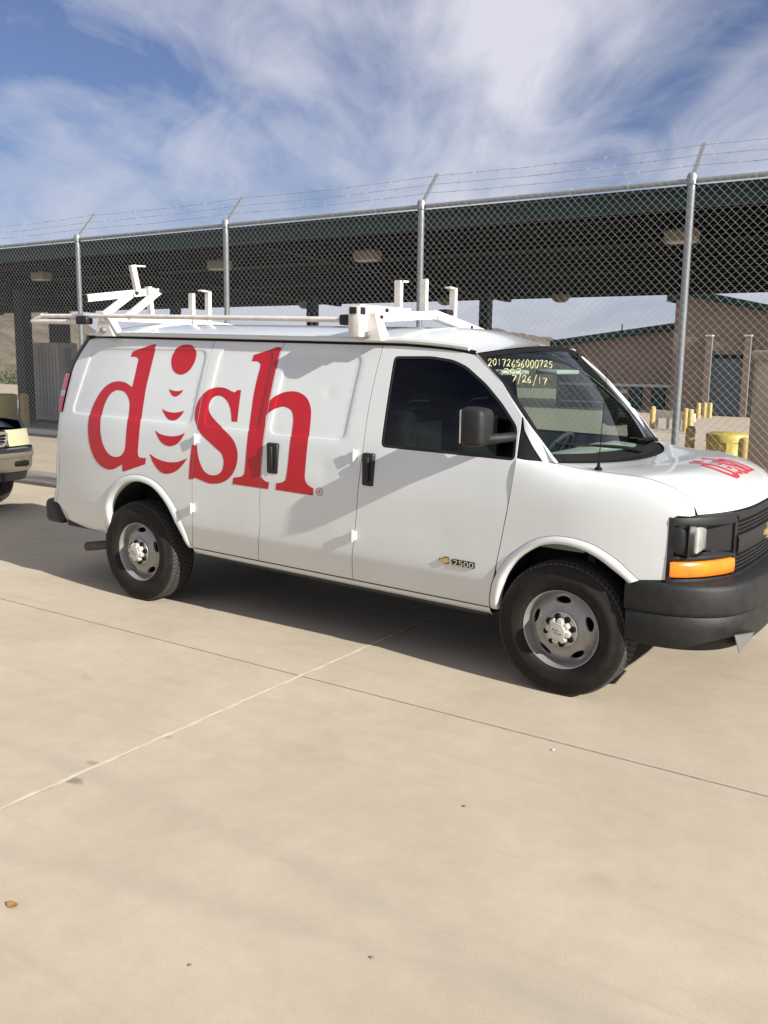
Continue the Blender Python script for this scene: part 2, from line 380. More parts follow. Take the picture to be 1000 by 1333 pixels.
def offset(poly, d):
    """Move a closed polygon inwards by d."""
    s = 1 if area(poly) > 0 else -1; n = len(poly); o = []
    for i in range(n):
        e1 = (poly[i]-poly[i-1]); e2 = (poly[(i+1) % n]-poly[i])
        if e1.length < 1e-9 or e2.length < 1e-9: o.append(poly[i].copy()); continue
        n1 = Vector((-e1.y, e1.x)).normalized()*s; n2 = Vector((-e2.y, e2.x)).normalized()*s
        b = n1+n2; b = b/max(b.length_squared/2, .5) if b.length > 1e-6 else n1
        o.append(poly[i]+b*d)
    return o
def fillet(poly, r, seg=6):
    o = []; n = len(poly)
    for i in range(n):
        p = poly[i]; a = (poly[i-1]-p); b = (poly[(i+1) % n]-p); la, lb = a.length, b.length
        q = min(r, la*.45, lb*.45); s = p+a*(q/la); e = p+b*(q/lb)
        for k in range(seg+1):
            t = k/seg; o.append(s*(1-t)**2+p*2*t*(1-t)+e*t*t)
    return o
def cdt(outer, holes=(), lines=(), step=.03, keep=None):
    """Triangulate a polygon with holes, interior points on a grid; returns 2D points, triangles."""
    pts = []; edges = []
    def ring(poly, closed=True):
        o = len(pts); pts.extend(poly); k = len(poly); edges.extend((o+i, o+(i+1) % k) for i in range(k if closed else k-1))
    ring(outer)
    for h in holes: ring(h)
    for l_ in lines: ring(l_[0], l_[1])
    x0 = min(p.x for p in outer); x1 = max(p.x for p in outer); y0 = min(p.y for p in outer); y1 = max(p.y for p in outer)
    cell = {}
    for l_ in lines:
        for w in l_[0]: cell.setdefault((int(w.x//.04), int(w.y//.04)), []).append(w)
    def near_(q):
        i, j = int(q.x//.04), int(q.y//.04); return [w for a in (-1, 0, 1) for b in (-1, 0, 1) for w in cell.get((i+a, j+b), ())]
    if step:
        nx = int((x1-x0)/step); ny = int((y1-y0)/step)
        for i in range(1, nx+1):
            for j in range(1, ny+1):
                q = Vector((x0+i*(x1-x0)/(nx+1) + (.25*step if j % 2 else -.25*step), y0+j*(y1-y0)/(ny+1)))
                if inside(q, outer) and sdist(q, outer) < -.35*step and all(sdist(q, h) > .35*step for h in holes) and all((q-w).length_squared > .021**2 for w in near_(q)): pts.append(q)
    v, e, f, *_ = delaunay_2d_cdt(pts, edges, [], 0, 1e-6)
    tr = []
    for t in f:
        c = (v[t[0]]+v[t[1]]+v[t[2]])/3
        if abs((v[t[1]]-v[t[0]]).cross(v[t[2]]-v[t[0]])) > 4e-8 and inside(c, outer) and not any(inside(c, h) for h in holes) and (keep is None or keep(c)): tr.append(tuple(t))
    return v, tr
def boundary_edges(tris):
    cnt = {}
    for t in tris:
        for a, b in ((t[0], t[1]), (t[1], t[2]), (t[2], t[0])): cnt.setdefault((min(a, b), max(a, b)), []).append((a, b))
    return [x[0] for x in cnt.values() if len(x) == 1]
def add_normals(mb, base, v, fn, e=.003):
    for i, p in enumerate(v):
        n = (Vector(fn(p.x+e, p.y))-Vector(fn(p.x-e, p.y))).cross(Vector(fn(p.x, p.y+e))-Vector(fn(p.x, p.y-e)))
        if n.length > 1e-12: mb.n[base+i] = n.normalized()
def panel(mb, v, tris, fn, depth_fn=None, smooth_n=False):
    """Map a flat triangulation to 3D with fn; with depth_fn add a return edge all round."""
    base = len(mb.v); mb.v += [Vector(fn(p.x, p.y)) for p in v]; mb.f += [tuple(base+i for i in t) for t in tris]
    if smooth_n: add_normals(mb, base, v, fn)
    if depth_fn:
        for a, b in boundary_edges(tris):
            o = len(mb.v); pa, pb = v[a], v[b]
            mb.v += [Vector(fn(pa.x, pa.y)), Vector(fn(pb.x, pb.y)), Vector(depth_fn(pb.x, pb.y)), Vector(depth_fn(pa.x, pa.y))]
            mb.f.append((o, o+3, o+2, o+1))
    return mb
def text_mesh(s, size):
    cu = bpy.data.curves.new('text', 'FONT'); cu.body = s; cu.size = size; cu.resolution_u = 4
    o = bpy.data.objects.new('text', cu); col.objects.link(o); dg = bpy.context.evaluated_depsgraph_get(); dg.update()
    me = o.evaluated_get(dg).to_mesh(); vs = [v.co.copy() for v in me.vertices]; fs = [tuple(p.vertices) for p in me.polygons]
    bpy.data.objects.remove(o); bpy.data.curves.remove(cu); return vs, fs
def ray(px, py): return CF + CR*((px-500)/FPX) - CU*((py-666.5)/FPX)
def on_y(px, py, Y): d = ray(px, py); return CAM + d*((Y-CAM.y)/d.y)
def on_x(px, py, X): d = ray(px, py); return CAM + d*((X-CAM.x)/d.x)
def on_z(px, py, Z): d = ray(px, py); return CAM + d*((Z-CAM.z)/d.z)
def at_dist(px, py, dist): d = ray(px, py); return CAM + d*(dist/math.hypot(d.x, d.y))

# ================================================================== ground
def gz(y): return -.012 if y < 3.1 else -.012-.0282*(min(y, 70)-3.1)
ys = [-1500, -300, -60, -13, 3.1] + [3.1+i*6.69 for i in range(1, 11)] + [150, 400, 1500]
xs = [-1500, -400, -120, -60, -30, -15, 0, 15, 30, 60, 120, 400, 1500]
g = MB(); nx = len(xs)
for y in ys:
    for x in xs: g.v.append(Vector((x, y, gz(y))))
for j in range(len(ys)-1):
    for i in range(nx-1): g.f.append((j*nx+i, j*nx+i+1, (j+1)*nx+i+1, (j+1)*nx+i))
structure(g.build('ground', 'yard_paving'))
# the parking lot: separate cast slabs with open joints
lot = bpy.data.objects.new('parking_lot', None); col.objects.link(lot); place(lot, (0, 0, 0), None); structure(lot)
JX0, JY0, SL = -1.36, -1.55, 4.57
slab_me = None
for i in range(-5, 4):
    for j in range(-3, 1):
        x0 = JX0+i*SL; y0 = JY0+j*SL; gp = .0042
        if slab_me is None:
            mb = MB().rbox((x0+gp, y0+gp, -.14), (x0+SL-gp, y0+SL-gp, 0), .006, 2); so_ = mb.build('slab', 'lot_concrete', lot, False); slab_me = so_.data
        else:
            so_ = bpy.data.objects.new('slab', slab_me); col.objects.link(so_); place(so_, (x0+SL/2, y0+SL/2, -.07), lot)
# joint filler: crumbling pale sealant across the lane, thin dark dirt along it
for i in range(-5, 5):
    mb = MB(); x = JX0+i*SL; k = 260
    for side in (0, 1):
        for q in range(k+1): mb.v.append(Vector((x+(-.012 if side == 0 else .012)+random.uniform(-.005, .005), JY0-3*SL+4*SL*q/k, .0018)))
    for q in range(k): mb.f.append((q, q+1, k+1+q+1, k+1+q))
    mb.build('joint_sealant', 'sealant_pale', lot)
for j in range(-3, 2):
    mb = MB().box((JX0-5*SL, JY0+j*SL-.0046, -.02), (JX0+4*SL, JY0+j*SL+.0046, -.001)); mb.build('joint_dirt', 'joint_dark', lot)
kerb = MB().rbox((-24, 2.44, -.05), (14, 2.84, .055), .015, 2); structure(kerb.build('kerb', 'kerb_grey', None, True))
kerb2 = MB().rbox((-60, 9.3, -.38), (30, 9.6, -.07), .02, 2); structure(kerb2.build('kerb', 'band_white', None, True))
# small litter on the concrete
for k, (px, py, s, mt, nm, lb, ct) in enumerate([
    (17, 1180, .015, 'leaf_brown', 'dry_leaf', 'curled orange brown dry leaf lying alone on the concrete', 'leaf'),
    (605, 1050, .008, 'pebble_grey', 'pebble', 'dark pebble lying on the slab ahead of the joint crossing', 'pebble'),
    (720, 977, .009, 'band_white', 'pebble', 'pale pebble beside the dark joint near the front wheel', 'pebble'),
    (484, 1247, .007, 'pebble_grey', 'pebble', 'lone dark grey pebble in the empty part of the slab', 'pebble'),
    (247, 1257, .006, 'pebble_grey', 'pebble', 'tiny grey pebble nearest the brown leaf', 'pebble')]):
    c = on_z(px, py, 0); bm = bmesh.new(); bmesh.ops.create_icosphere(bm, subdivisions=2, radius=s)
    for v in bm.verts: v.co *= random.uniform(.75, 1.2); v.co.z *= .5
    if ct == 'leaf':
        for v in bm.verts: v.co.x *= 1.6; v.co.z = v.co.z*.35 + .35*abs(v.co.x)
    zmin = min(v.co.z for v in bm.verts); bm.verts.index_update()
    mb = MB().add([v.co+Vector((c.x, c.y, -zmin-.001)) for v in bm.verts], [[v.index for v in f.verts] for f in bm.faces]); bm.free()
    tag(mb.build(nm, mt, None, True), lb, ct)

# ================================================================== the van
# body coordinates: x forward from the front axle, y to the far side, z up; the body sits nose-down by .02
van = thing('work_van', (0, 0, 0), 'white cargo van with red lettering, ladder rack on roof and black bumpers', 'van')
def sh(p): return Vector((p[0], p[1], p[2]-.02*p[0]))
Wz = pchip([(.34, .86), (.38, .895), (.45, .942), (.55, .975), (.62, .991), (.80, 1.000), (1.0, 1.003), (1.2, .990), (1.31, .972), (1.5, .925), (1.7, .868), (1.85, .822), (1.95, .79)])
def W(x, z):
    w = Wz(z)
    if x < -3.4: w -= .075*(-3.4-x)**2
    if x > 0: w -= .055*(x/.57)**2
    if x > -.27 and z > 1.2: w -= .05*smooth01((x+.27)/.2)*smooth01((z-1.2)/.12)
    return w
def side_px(px, py):
    Y = -.95
    for _ in range(12):
        q = on_y(px, py, Y); zb = q.z+.02*q.x; Y = -W(q.x, zb)
    return Vector((q.x, zb))
def spx(lst): return [side_px(*p) for p in lst]
ztop = pchip([(-4.3, 1.912), (-1.2, 1.914), (-.95, 1.904), (-.72, 1.884), (-.6, 1.862)])

RB = spx([(117, 442), (104, 462), (94, 484), (82, 535), (77, 587), (76, 640), (79, 690)])
RB[-1].y = .39
seamA = spx([(279, 446), (270, 476), (262, 525), (256, 561), (253, 585), (250, 621), (250, 656), (251, 690), (252, 714)])
seamB = spx([(372, 445), (365, 460), (355, 503), (345, 560), (340, 612), (338, 650), (338, 690), (338, 731)])
seamC = spx([(499, 449), (490, 483), (480, 530), (472, 590), (466, 640), (462, 690), (460, 754)])
seamD = spx([(680, 541), (675, 578), (671, 607), (665, 640), (655, 690), (646, 735)])
for s_ in (seamA, seamB, seamC):
    s_[0].y = ztop(s_[0].x); s_[-1].y = .422
    q = spline([tuple(p) for p in s_], False, 4); s_[:] = q
seamD[:] = spline([tuple(p) for p in seamD], False, 4)
arch_r_out = spline([(-3.83,.385),(-3.826,.43),(-3.795,.60),(-3.735,.725),(-3.62,.832),(-3.51,.885),(-3.416,.909),(-3.32,.914),(-3.225,.903),(-3.14,.87),(-3.067,.82),(-2.99,.745),(-2.938,.666),(-2.90,.57),(-2.882,.476),(-2.865,.42)], False, 4)
arch_r_in = spline([(-3.735,.385),(-3.735,.445),(-3.716,.615),(-3.66,.71),(-3.568,.79),(-3.48,.838),(-3.393,.860),(-3.31,.864),(-3.20,.838),(-3.12,.785),(-3.05,.715),(-3.0,.635),(-2.965,.56),(-2.94,.50),(-2.929,.46),(-2.915,.42)], False, 4)
arch_f_out = spline([(-.445,.42),(-.437,.48),(-.407,.59),(-.36,.68),(-.29,.775),(-.18,.863),(-.07,.907),(.04,.918),(.153,.904),(.24,.872),(.32,.826),(.40,.762),(.43,.738)], False, 4)
arch_f_in = spline([(-.391,.42),(-.384,.48),(-.352,.59),(-.31,.672),(-.245,.757),(-.145,.832),(-.055,.866),(.04,.872),(.14,.855),(.22,.822),(.295,.775),(.35,.738),(.378,.715)], False, 4)

# pressed panels where windows would be
EMB = [fillet(spx(l), .07) for l in ([(121, 453), (93, 538), (249.5, 553.5), (271, 455)], [(288, 452), (263.5, 555.5), (337, 563), (359, 453)], [(375, 456), (349, 566), (449, 574.5), (474, 460)])]
EMB = [resample(e, .013) for e in EMB]
EMB_IN = [offset(e, .014) for e in EMB]; EMB_MID = [offset(e, .007) for e in EMB]
EMB_BOX = [(min(p.x for p in e), max(p.x for p in e), min(p.y for p in e), max(p.y for p in e)) for e in EMB]
def emboss(x, z):
    for e, b in zip(EMB, EMB_BOX):
        if b[0] < x < b[1] and b[2] < z < b[3]:
            d = sdist((x, z), e)
            if d < 0: return .0065*smooth01(-d/.014)
    return 0.
DENT = [(-1.62, 1.12, .10, .004), (-1.66, 1.60, .05, .003), (-1.72, .85, .13, .004), (-.75, .80, .16, .002), (-3.3, 1.12, .25, .002)]
def skin(x, z, o=0.):
    w = W(x, z)-emboss(x, z)+o
    for cx, cz, r, a in DENT:
        q = ((x-cx)**2+(z-cz)**2)/(r*r)
        if q < 4: w -= a*math.exp(-q*1.5)
    w += .0007*math.sin(3.1*x+1.0)*math.sin(7*z+.5)
    return (x, -w, z)
def skin_deep(x, z): p = skin(x, z); return (x, p[1]+.014, z)
STEP = .032
def side_part(name, poly, holes=(), lines=(), parent=van, gap=.0028, both=True, material='white_paint', fn=skin, deep=skin_deep, step=STEP):
    poly = resample(poly, .02); poly = offset(poly, gap) if gap else poly
    holes = [resample(h, .02) for h in holes]
    v, t = cdt(poly, holes, lines, step); mb = panel(MB(), v, t, fn, deep, True)
    o = mb.build(name, material, parent, True, True, 40)
    if both:
        m2 = MB(); m2.v = [Vector((p.x, -p.y, p.z)) for p in mb.v]; m2.f = [tuple(reversed(f)) for f in mb.f]; m2.n = {i: Vector((n.x, -n.y, n.z)) for i, n in mb.n.items()}
        m2.build(name, material, parent, True, True, 40)
    return o
def top_line(x0, x1, n=14): return [Vector((x0+(x1-x0)*i/n, ztop(x0+(x1-x0)*i/n))) for i in range(n+1)]
emb_lines = [[(EMB[k], True), (EMB_IN[k], True), (EMB_MID[k], True)] for k in range(3)]
RBs = spline([tuple(p) for p in RB], False, 5)
quarter = RBs + [Vector((-4.1, .385))] + arch_r_out + [Vector((seamA[-1].x, .42))] + list(reversed(seamA)) + list(reversed(top_line(RBs[0].x, seamA[0].x)))[1:-1]
side_part('quarter_panel', quarter, (), emb_lines[0])
d1 = seamA + list(reversed(seamB)) + list(reversed(top_line(seamA[0].x, seamB[0].x, 6)))[1:-1]
dA = side_part('side_door', d1, (), emb_lines[1])
d2 = seamB + list(reversed(seamC)) + list(reversed(top_line(seamB[0].x, seamC[0].x, 6)))[1:-1]
dB = side_part('side_door', d2, (), emb_lines[2])
# front door with its window opening
pil_edge = spx([(624, 464), (638, 480), (653, 498), (668, 522), (680, 541)])
af = [p for p in arch_f_out if p.y < .63]
door = seamC + [Vector((-.7, .422))] + [p+Vector((-.004, 0)) for p in af] + list(reversed(seamD)) + list(reversed(pil_edge))[1:] + list(reversed(top_line(seamC[0].x, -.64, 6)))[:-1]
win = fillet(spx([(495.5, 582), (513, 463.5), (562, 463.5), (590, 468), (608, 476.5), (634, 500), (655, 526), (674, 556), (670.5, 600)]), .035, 5)
fd = side_part('front_door', door, [win])
wv = resample(win, .02); v_, t_ = cdt(wv, [resample(offset(wv, .016), .02)], (), 0)
mb = panel(MB(), v_, t_, lambda x, z: (x, -W(x, z)+.002, z), lambda x, z: (x, -W(x, z)+.016, z)); mb.build_pair('window_seal', 'black_plastic', van, True, True)
v_, t_ = cdt(offset(wv, .010), (), (), .08)
for s_ in (-1, 1):
    mb = MB(); mb.v = [Vector((p.x, s_*(W(p.x, p.y)-.010), p.y)) for p in v_]; mb.f = list(t_); mb.build('window_glass', 'window_tint' if s_ < 0 else 'window_clear', van, True, True)
# front fender: the side turns over a round shoulder to the bonnet seam
ZS = pchip([(-.35, 1.318), (-.1, 1.302), (.07, 1.280), (.234, 1.272), (.36, 1.268), (.49, 1.244), (.6, 1.200), (.645, 1.155), (.672, 1.098), (.69, 1.06)])
YS = pchip([(-.35, .968), (-.2, .945), (-.1, .918), (0, .893), (.1, .873), (.4, .85), (.6, .84), (.69, .83)])
NE = 2.7
def fender(x, s, o=0.):
    if s <= 1.0: p = skin(x, s); return (x, p[1]-o, s)
    t = min(1., (s-1)/.3)*math.pi/2; w1 = -skin(x, 1.0)[1]; ys = YS(x); zs = ZS(x)
    return (x, -(ys+(w1-ys)*max(0, math.cos(t))**(2/NE))-o, 1.0+(zs-1.0)*math.sin(t)**(2/NE))
def z2s(x, z):
    if z <= 1: return z
    return 1+.3*math.asin(min(1, (z-1)/(ZS(x)-1))**(NE/2))*2/math.pi
sd2 = [p for p in seamD if p.y < 1.30 and p.y > .62]
fen = [Vector((sd2[0].x, 1.3))] + [Vector((p.x, z2s(p.x, p.y))) for p in sd2] + [p for p in arch_f_out if p.y > .62 or p.x > 0] + [Vector((.562, .755)), Vector((.565, .9)), Vector((.567, 1.0)), Vector((.572, z2s(.572, 1.06))), Vector((.585, z2s(.585, 1.086)))] + [Vector((x_, min(1.299, z2s(x_, 1.096)))) for x_ in (.60, .615, .63, .645, .655, .664, .671)] + [Vector((.672-.02*i, 1.3)) for i in range(1, 46)]
side_part('fender', fen, (), (), van, .0028, True, 'white_paint', fender, lambda x, s: tuple(Vector(fender(x, s))+Vector((0, .014, -.006))))
# foot of the windscreen pillar and the black sail panel
pil = spx([(681, 542), (700, 568), (719, 594), (726, 603), (707, 602), (694, 582), (683, 560)])
side_part('pillar_foot', pil, (), (), van, .001, True, step=.04)
sail = spx([(681, 549), (706, 601), (690, 601.5), (673.5, 601), (676, 575)])
side_part('sail_panel', sail, (), (), van, .001, True, 'black_plastic', lambda x, z: (x, -W(x, z)+.004, z), lambda x, z: (x, -W(x, z)+.02, z), .05)
# dark backing behind every shut line
def backing(pts, wd=.022, dp=.012, fn=None):
    mb = MB(); pts = resample(pts, .04, False)
    for i, p in enumerate(pts):
        d = (pts[min(i+1, len(pts)-1)]-pts[max(0, i-1)]).normalized(); n = Vector((-d.y, d.x))
        for s_ in (-1, 1):
            q = p+n*wd*s_; mb.v.append(Vector((q.x, -W(q.x, q.y)+dp, q.y)) if fn is None else Vector(fn(q.x, q.y)))
    for i in range(len(pts)-1): mb.f.append((2*i, 2*i+1, 2*i+3, 2*i+2))
    mb.build_pair('door_seal', 'dark_gap', van, False, True)
for s_ in (seamA, seamB, seamC, seamD, top_line(-4.0, -.66, 40), RBs): backing(s_)
# wheel arch flares and liners
def flare(outc, inc, name):
    mb = MB(); prof = [(0, .0012), (.15, .006), (.38, .012), (.62, .014), (.85, .011), (1.0, .002)]; n = min(len(outc), len(inc))
    oc = [outc[int(round(i*(len(outc)-1)/(n-1)))] for i in range(n)]; ic = [inc[int(round(i*(len(inc)-1)/(n-1)))] for i in range(n)]
    k = len(prof)+1
    for a, b in zip(oc, ic):
        for t, h in prof: q = a.lerp(b, t); mb.v.append(Vector((q.x, -W(q.x, max(q.y, .42))-h, q.y)))
        mb.v.append(Vector((b.x, -W(b.x, max(b.y, .42))+.05, b.y)))
    for i in range(n-1):
        for j in range(k-1): mb.f.append((i*k+j, i*k+j+1, (i+1)*k+j+1, (i+1)*k+j))
    for s_ in (0, 1):
        m2 = MB(); m2.v = [Vector((p.x, -p.y if s_ else p.y, p.z)) for p in mb.v]; m2.f = list(mb.f); m2.build('wheel_arch_flare', 'white_paint', van, True, True, 60)
    for s_ in (-1, 1):
        l_ = MB(); c = sum((p.x for p in ic))/n
        ex = [Vector((c+(p.x-c)*1.04, .40+(p.y-.40)*1.05+.01)) for p in ic]
        for p in ex: l_.v += [Vector((p.x, s_*(W(p.x, max(p.y, .45))-.012), p.y)), Vector((p.x, s_*.58, p.y))]
        for i in range(n-1): l_.f.append((2*i, 2*i+1, 2*i+3, 2*i+2))
        o = len(l_.v); l_.v += [Vector((p.x, s_*.58, p.y)) for p in ex]; l_.f.append(tuple(range(o, o+n)))
        l_.build('wheel_housing', 'interior_dark', van, False, True)
flare(arch_r_out, arch_r_in, 'r'); flare(arch_f_out, arch_f_in, 'f')
for s_ in (-1, 1):
    MB().grid(lambda a, t: (-2.862+a*2.415, s_*(W(-1.5, .42)+.006-.05*t*t), .419-.052*t), 20, 5).build('rocker_panel', 'white_paint', van, True, True)
MB().rbox((-3.84, -.93, .20), (-3.775, -.70, .40), .02).build('mud_flap', 'black_plastic', van, True, True)
MB().rbox((-3.84, .70, .20), (-3.775, .93, .40), .02).build('mud_flap', 'black_plastic', van, True, True)
# floor pan, chassis
ub = MB().box((-4.40, -.56, .34), (.62, .56, .44)).box((-2.84, -.90, .36), (-.47, .90, .44)).box((-4.38, -.86, .38), (-3.86, .86, .46)).box((.42, -.80, .40), (.66, .80, .60))
ub.build('floor_pan', 'interior_dark', van, False, True)
MB().tube([(-3.43, -.75, .36), (-3.43, .75, .36)], .06, 10).lathe([(.01, -.12), (.16, -.06), (.16, .06), (.01, .12)], (-3.43, 0, .36), 'y', 16).build('rear_axle', 'steel_dark', van, True)

# roof
xr0 = RBs[0].x
def roof_z(x, u):
    zd = ztop(x)+.018; cr_ = .115*min(1., .35+.65*smooth01((x+4.35)/.5))
    return zd+cr_*(1-abs(u)**2.6)
def ws_b(u): return Vector((.085-.215*abs(u)**2.2, .922*u, 1.283+.022*u*u))
def ws_t(u): return Vector((-.505-.160*u*u, .795*u, 1.935-.062*u*u))
def WS(u, v, o=0.):
    p = ws_b(u).lerp(ws_t(u), v); n = Vector((.70, .10*u, .70)).normalized()
    return p+n*(.035*4*v*(1-v)*(1-.35*u*u)+o)
def roof(a, b):
    u = -1+2*b; x0 = xr0+.02-.12*(1-abs(u)**5); xt = ws_t(u).x-.012; x = x0+(xt-x0)*a
    w = (W(max(-3.9, min(x, -.66)), 1.93)) if x < -.7 else W(-.7, 1.93)
    y = u*w; z = roof_z(x, u)
    t = smooth01((x-(xt-.55))/.55)
    y = y*(1-t)+t*(ws_t(u).y); z = z*(1-t)+t*(ws_t(u).z+.006)
    if x < x0+.10: z -= .03*(1-(x-x0)/.10)**2
    return (x, y, z)
MB().grid(roof, 70, 28).build('roof', 'white_paint', van, True, True, 80)
for s_ in (-1, 1):
    pts = [(x, s_*(W(max(x, -3.9), 1.93)+.006), ztop(x)+.030) for x in [xr0+.02+i*(-.70-xr0-.02)/30 for i in range(31)]]
    dr = MB().tube(pts, .019, 8).build('drip_rail', 'white_paint', van, True, True)
    MB().tube([(p[0], p[1]+s_*.001, p[2]-.026) for p in pts], .008, 6).build('gutter_seam', 'dark_gap', dr, True, True)
    # pillar strip between the door frame and the windscreen
    mb = MB(); n = 16
    pe = resample([Vector((-.64, ztop(-.64)))]+pil_edge+pil[:4], .03, False)
    for i in range(n+1):
        f = i/n*(len(pe)-1); k = min(int(f), len(pe)-2); q = pe[k].lerp(pe[k+1], f-k)
        e = WS(s_*1.0, 1-i/n, .0); a = Vector((q.x, s_*W(q.x, q.y), q.y))
        mid = (a+e)/2+Vector((.010, s_*.012, .010)); mb.v += [a+Vector((-.004, s_*-.001, -.003)), mid, e]
    for i in range(n):
        for j in range(2): mb.f.append((3*i+j, 3*i+j+1, 3*i+j+4, 3*i+j+3))
    mb.build('windscreen_pillar', 'white_paint', van, True, True, 70)
MB().grid(lambda a, b: WS(-1+2*a, b), 30, 16).build('windscreen', 'windscreen_glass', van, True, True, 80)
sur = MB()
for (u0, u1, v0, v1) in ((-1, -.945, 0, 1), (.945, 1, 0, 1), (-.945, .945, .955, 1), (-.945, .945, 0, .06)):
    sur.grid(lambda a, b: WS(u0+(u1-u0)*a, v0+(v1-v0)*b, .003), 24 if u1-u0 > .5 else 3, 14 if v1-v0 > .5 else 3)
sur.build('windscreen_surround', 'dark_gap', van, True, True, 80)
def cowl_x(u): return .15-.235*abs(u)**2.2
MB().grid(lambda a, b: (lambda u, p: (p.x+(cowl_x(u)+.03-p.x)*b, p.y+(u*YS(-.08)*.985-p.y)*b, p.z+.002-.03*b))(-1+2*a, ws_b(-1+2*a)), 30, 4).build('cowl_panel', 'dark_gap', van, True, True)
for (ua, va, ub_, vb) in ((.02, .02, -.78, .105), (.80, .02, .06, .105)):
    w_ = MB(); pts = [WS(ua+(ub_-ua)*i/10, va+(vb-va)*math.sin(i/10*1.4)/math.sin(1.4), .022+.012*math.sin(math.pi*i/10)) for i in range(11)]
    w_.tube(pts, [.012-.0006*i for i in range(11)], 6)
    pts = [WS(ua-.12+(ub_-ua+.02)*i/10, va+.035+(vb-va)*i/10, .012) for i in range(11)]; w_.tube(pts, .006, 6)
    w_.build('wiper', 'dark_gap', van, True, True)

# bonnet
def bonnet(a, b):
    u = -1+2*b; au = abs(u); xe = -.085+.757*a; nose = .832-.16*au**3; x = cowl_x(u)+(nose-cowl_x(u))*a
    y = u*(YS(xe)-.0035); z = ZS(xe)+(.022*math.sin(math.pi*min(1, a*1.05))-.02*(1-a)**2)*(1-au**2.2)
    return (x, y, z)
mb = MB().grid(bonnet, 44, 36)
mb.build('bonnet', 'white_paint', van, True, True, 80)
mb = MB()
for i in range(31):
    p = Vector(bonnet(i/30, 0.)); mb.v += [p+Vector((0, .02, -.012)), p+Vector((0, -.02, -.012))]
for i in range(30): mb.f.append((2*i, 2*i+1, 2*i+3, 2*i+2))
mb.build_pair('bonnet_seal', 'dark_gap', van, False, True)

# nose: everything follows this plan curve
nose_half = spline([(.562, -.948), (.60, -.935), (.665, -.880), (.73, -.790), (.785, -.68), (.815, -.58), (.832, -.42), (.842, -.2), (.845, 0)], False, 4)
nose_full = nose_half + [Vector((p.x, -p.y)) for p in reversed(nose_half[:-1])]
def curve_at(c):
    d = [0]
    for i in range(1, len(c)): d.append(d[-1]+(c[i]-c[i-1]).length)
    def f(s):
        s = max(0, min(d[-1], s)); i = max(k for k in range(len(c)-1) if d[k] <= s+1e-9); t = (s-d[i])/max(d[i+1]-d[i], 1e-9)
        tg = (c[i+1]-c[i]).normalized(); j = max(0, i-1); k = min(len(c)-1, i+2); tg = (c[k]-c[j]).normalized()
        return c[i].lerp(c[i+1], t), Vector((tg.y, -tg.x))
    return f, d[-1]
NC, NL = curve_at(nose_full)
def s_of_y(y):
    lo, hi = 0, NL
    for _ in range(40):
        m_ = (lo+hi)/2
        if NC(m_)[0].y < y: lo = m_
        else: hi = m_
    return lo
def sweep(mb, fn, s0, s1, prof, n=30, closed=True):
    b0 = len(mb.v); k = len(prof)
    for i in range(n+1):
        p, nn = fn(s0+(s1-s0)*i/n)
        for o_, z in prof: mb.v.append(Vector((p.x+nn.x*o_, p.y+nn.y*o_, z)))
    for i in range(n):
        for j in range(k if closed else k-1): mb.f.append((b0+i*k+j, b0+(i+1)*k+j, b0+(i+1)*k+(j+1) % k, b0+i*k+(j+1) % k))
    if closed: mb.f.append(tuple(b0+j for j in range(k))); mb.f.append(tuple(b0+n*k+k-1-j for j in range(k)))
    return mb
sg = s_of_y(-.585)
for s_ in (0, 1):
    def S(a, b): return (a, b) if s_ == 0 else (NL-b, NL-a)
    fr = MB()
    sweep(fr, NC, *S(.0, sg), [(-.11, 1.045), (.004, 1.045), (.006, 1.06), (.0, 1.086), (-.02, 1.094), (-.11, 1.100)], 20)     # top rail
    sweep(fr, NC, *S(.0, sg), [(-.05, .862), (.002, .862), (.006, .872), (.003, .884), (-.05, .892)], 20)                      # between lamps
    sweep(fr, NC, *S(.0, sg), [(-.05, .742), (.004, .742), (.006, .752), (.003, .765), (-.05, .768)], 20)                      # bottom rail
    sweep(fr, NC, *S(.0, .030), [(-.05, .765), (.004, .765), (.004, 1.05), (-.05, 1.05)], 4)                                    # outer edge
    sweep(fr, NC, *S(sg-.028, sg), [(-.06, .765), (.006, .765), (.006, 1.05), (-.06, 1.05)], 4)                                 # edge beside the grille
    fr.build('headlamp_bezel', 'black_plastic', van, True, True, 40)
    m_ = 1 if s_ else -1
    wrap = MB().grid(lambda a, b: (.575+.105*a, m_*(.948-.052*a+.016*math.sin(math.pi*a)-.02*(2*b-1)**4), .892+.152*b), 8, 8)
    wrap.build('headlamp_side_shell', 'black_plastic', van, True, True, 60)
    rec = MB().add([(.69, m_*.71, .892), (.69, m_*.71, 1.045), (.812, m_*.60, 1.045), (.812, m_*.60, .892)], [(0, 1, 2, 3)])
    rec.add([(.67, m_*.90, .885), (.70, m_*.655, .885), (.81, m_*.60, .878), (.72, m_*.80, .878)], [(0, 1, 2, 3)])
    rec.add([(.67, m_*.90, 1.05), (.70, m_*.655, 1.05), (.81, m_*.60, 1.055), (.72, m_*.80, 1.055)], [(0, 1, 2, 3)])
    rec.add([(.66, m_*.93, .88), (.66, m_*.64, .88), (.66, m_*.64, 1.055), (.66, m_*.93, 1.055)], [(0, 1, 2, 3)])
    rec.build('headlamp_recess', 'black_plastic', van, False, True)
    MB().rbox((.655, min(m_*.885, m_*.715), .90), (.697, max(m_*.885, m_*.715), 1.038), .012, 3).build('headlamp', 'clear_lens', van, True, True)
    am = MB(); sweep(am, NC, *S(.018, sg-.012), [(-.03, .775), (.002, .775), (.010, .785), (.012, .82), (.009, .85), (.002, .857), (-.03, .857)], 24)
    am.build('turn_signal', 'amber_lens', van, True, True, 50)
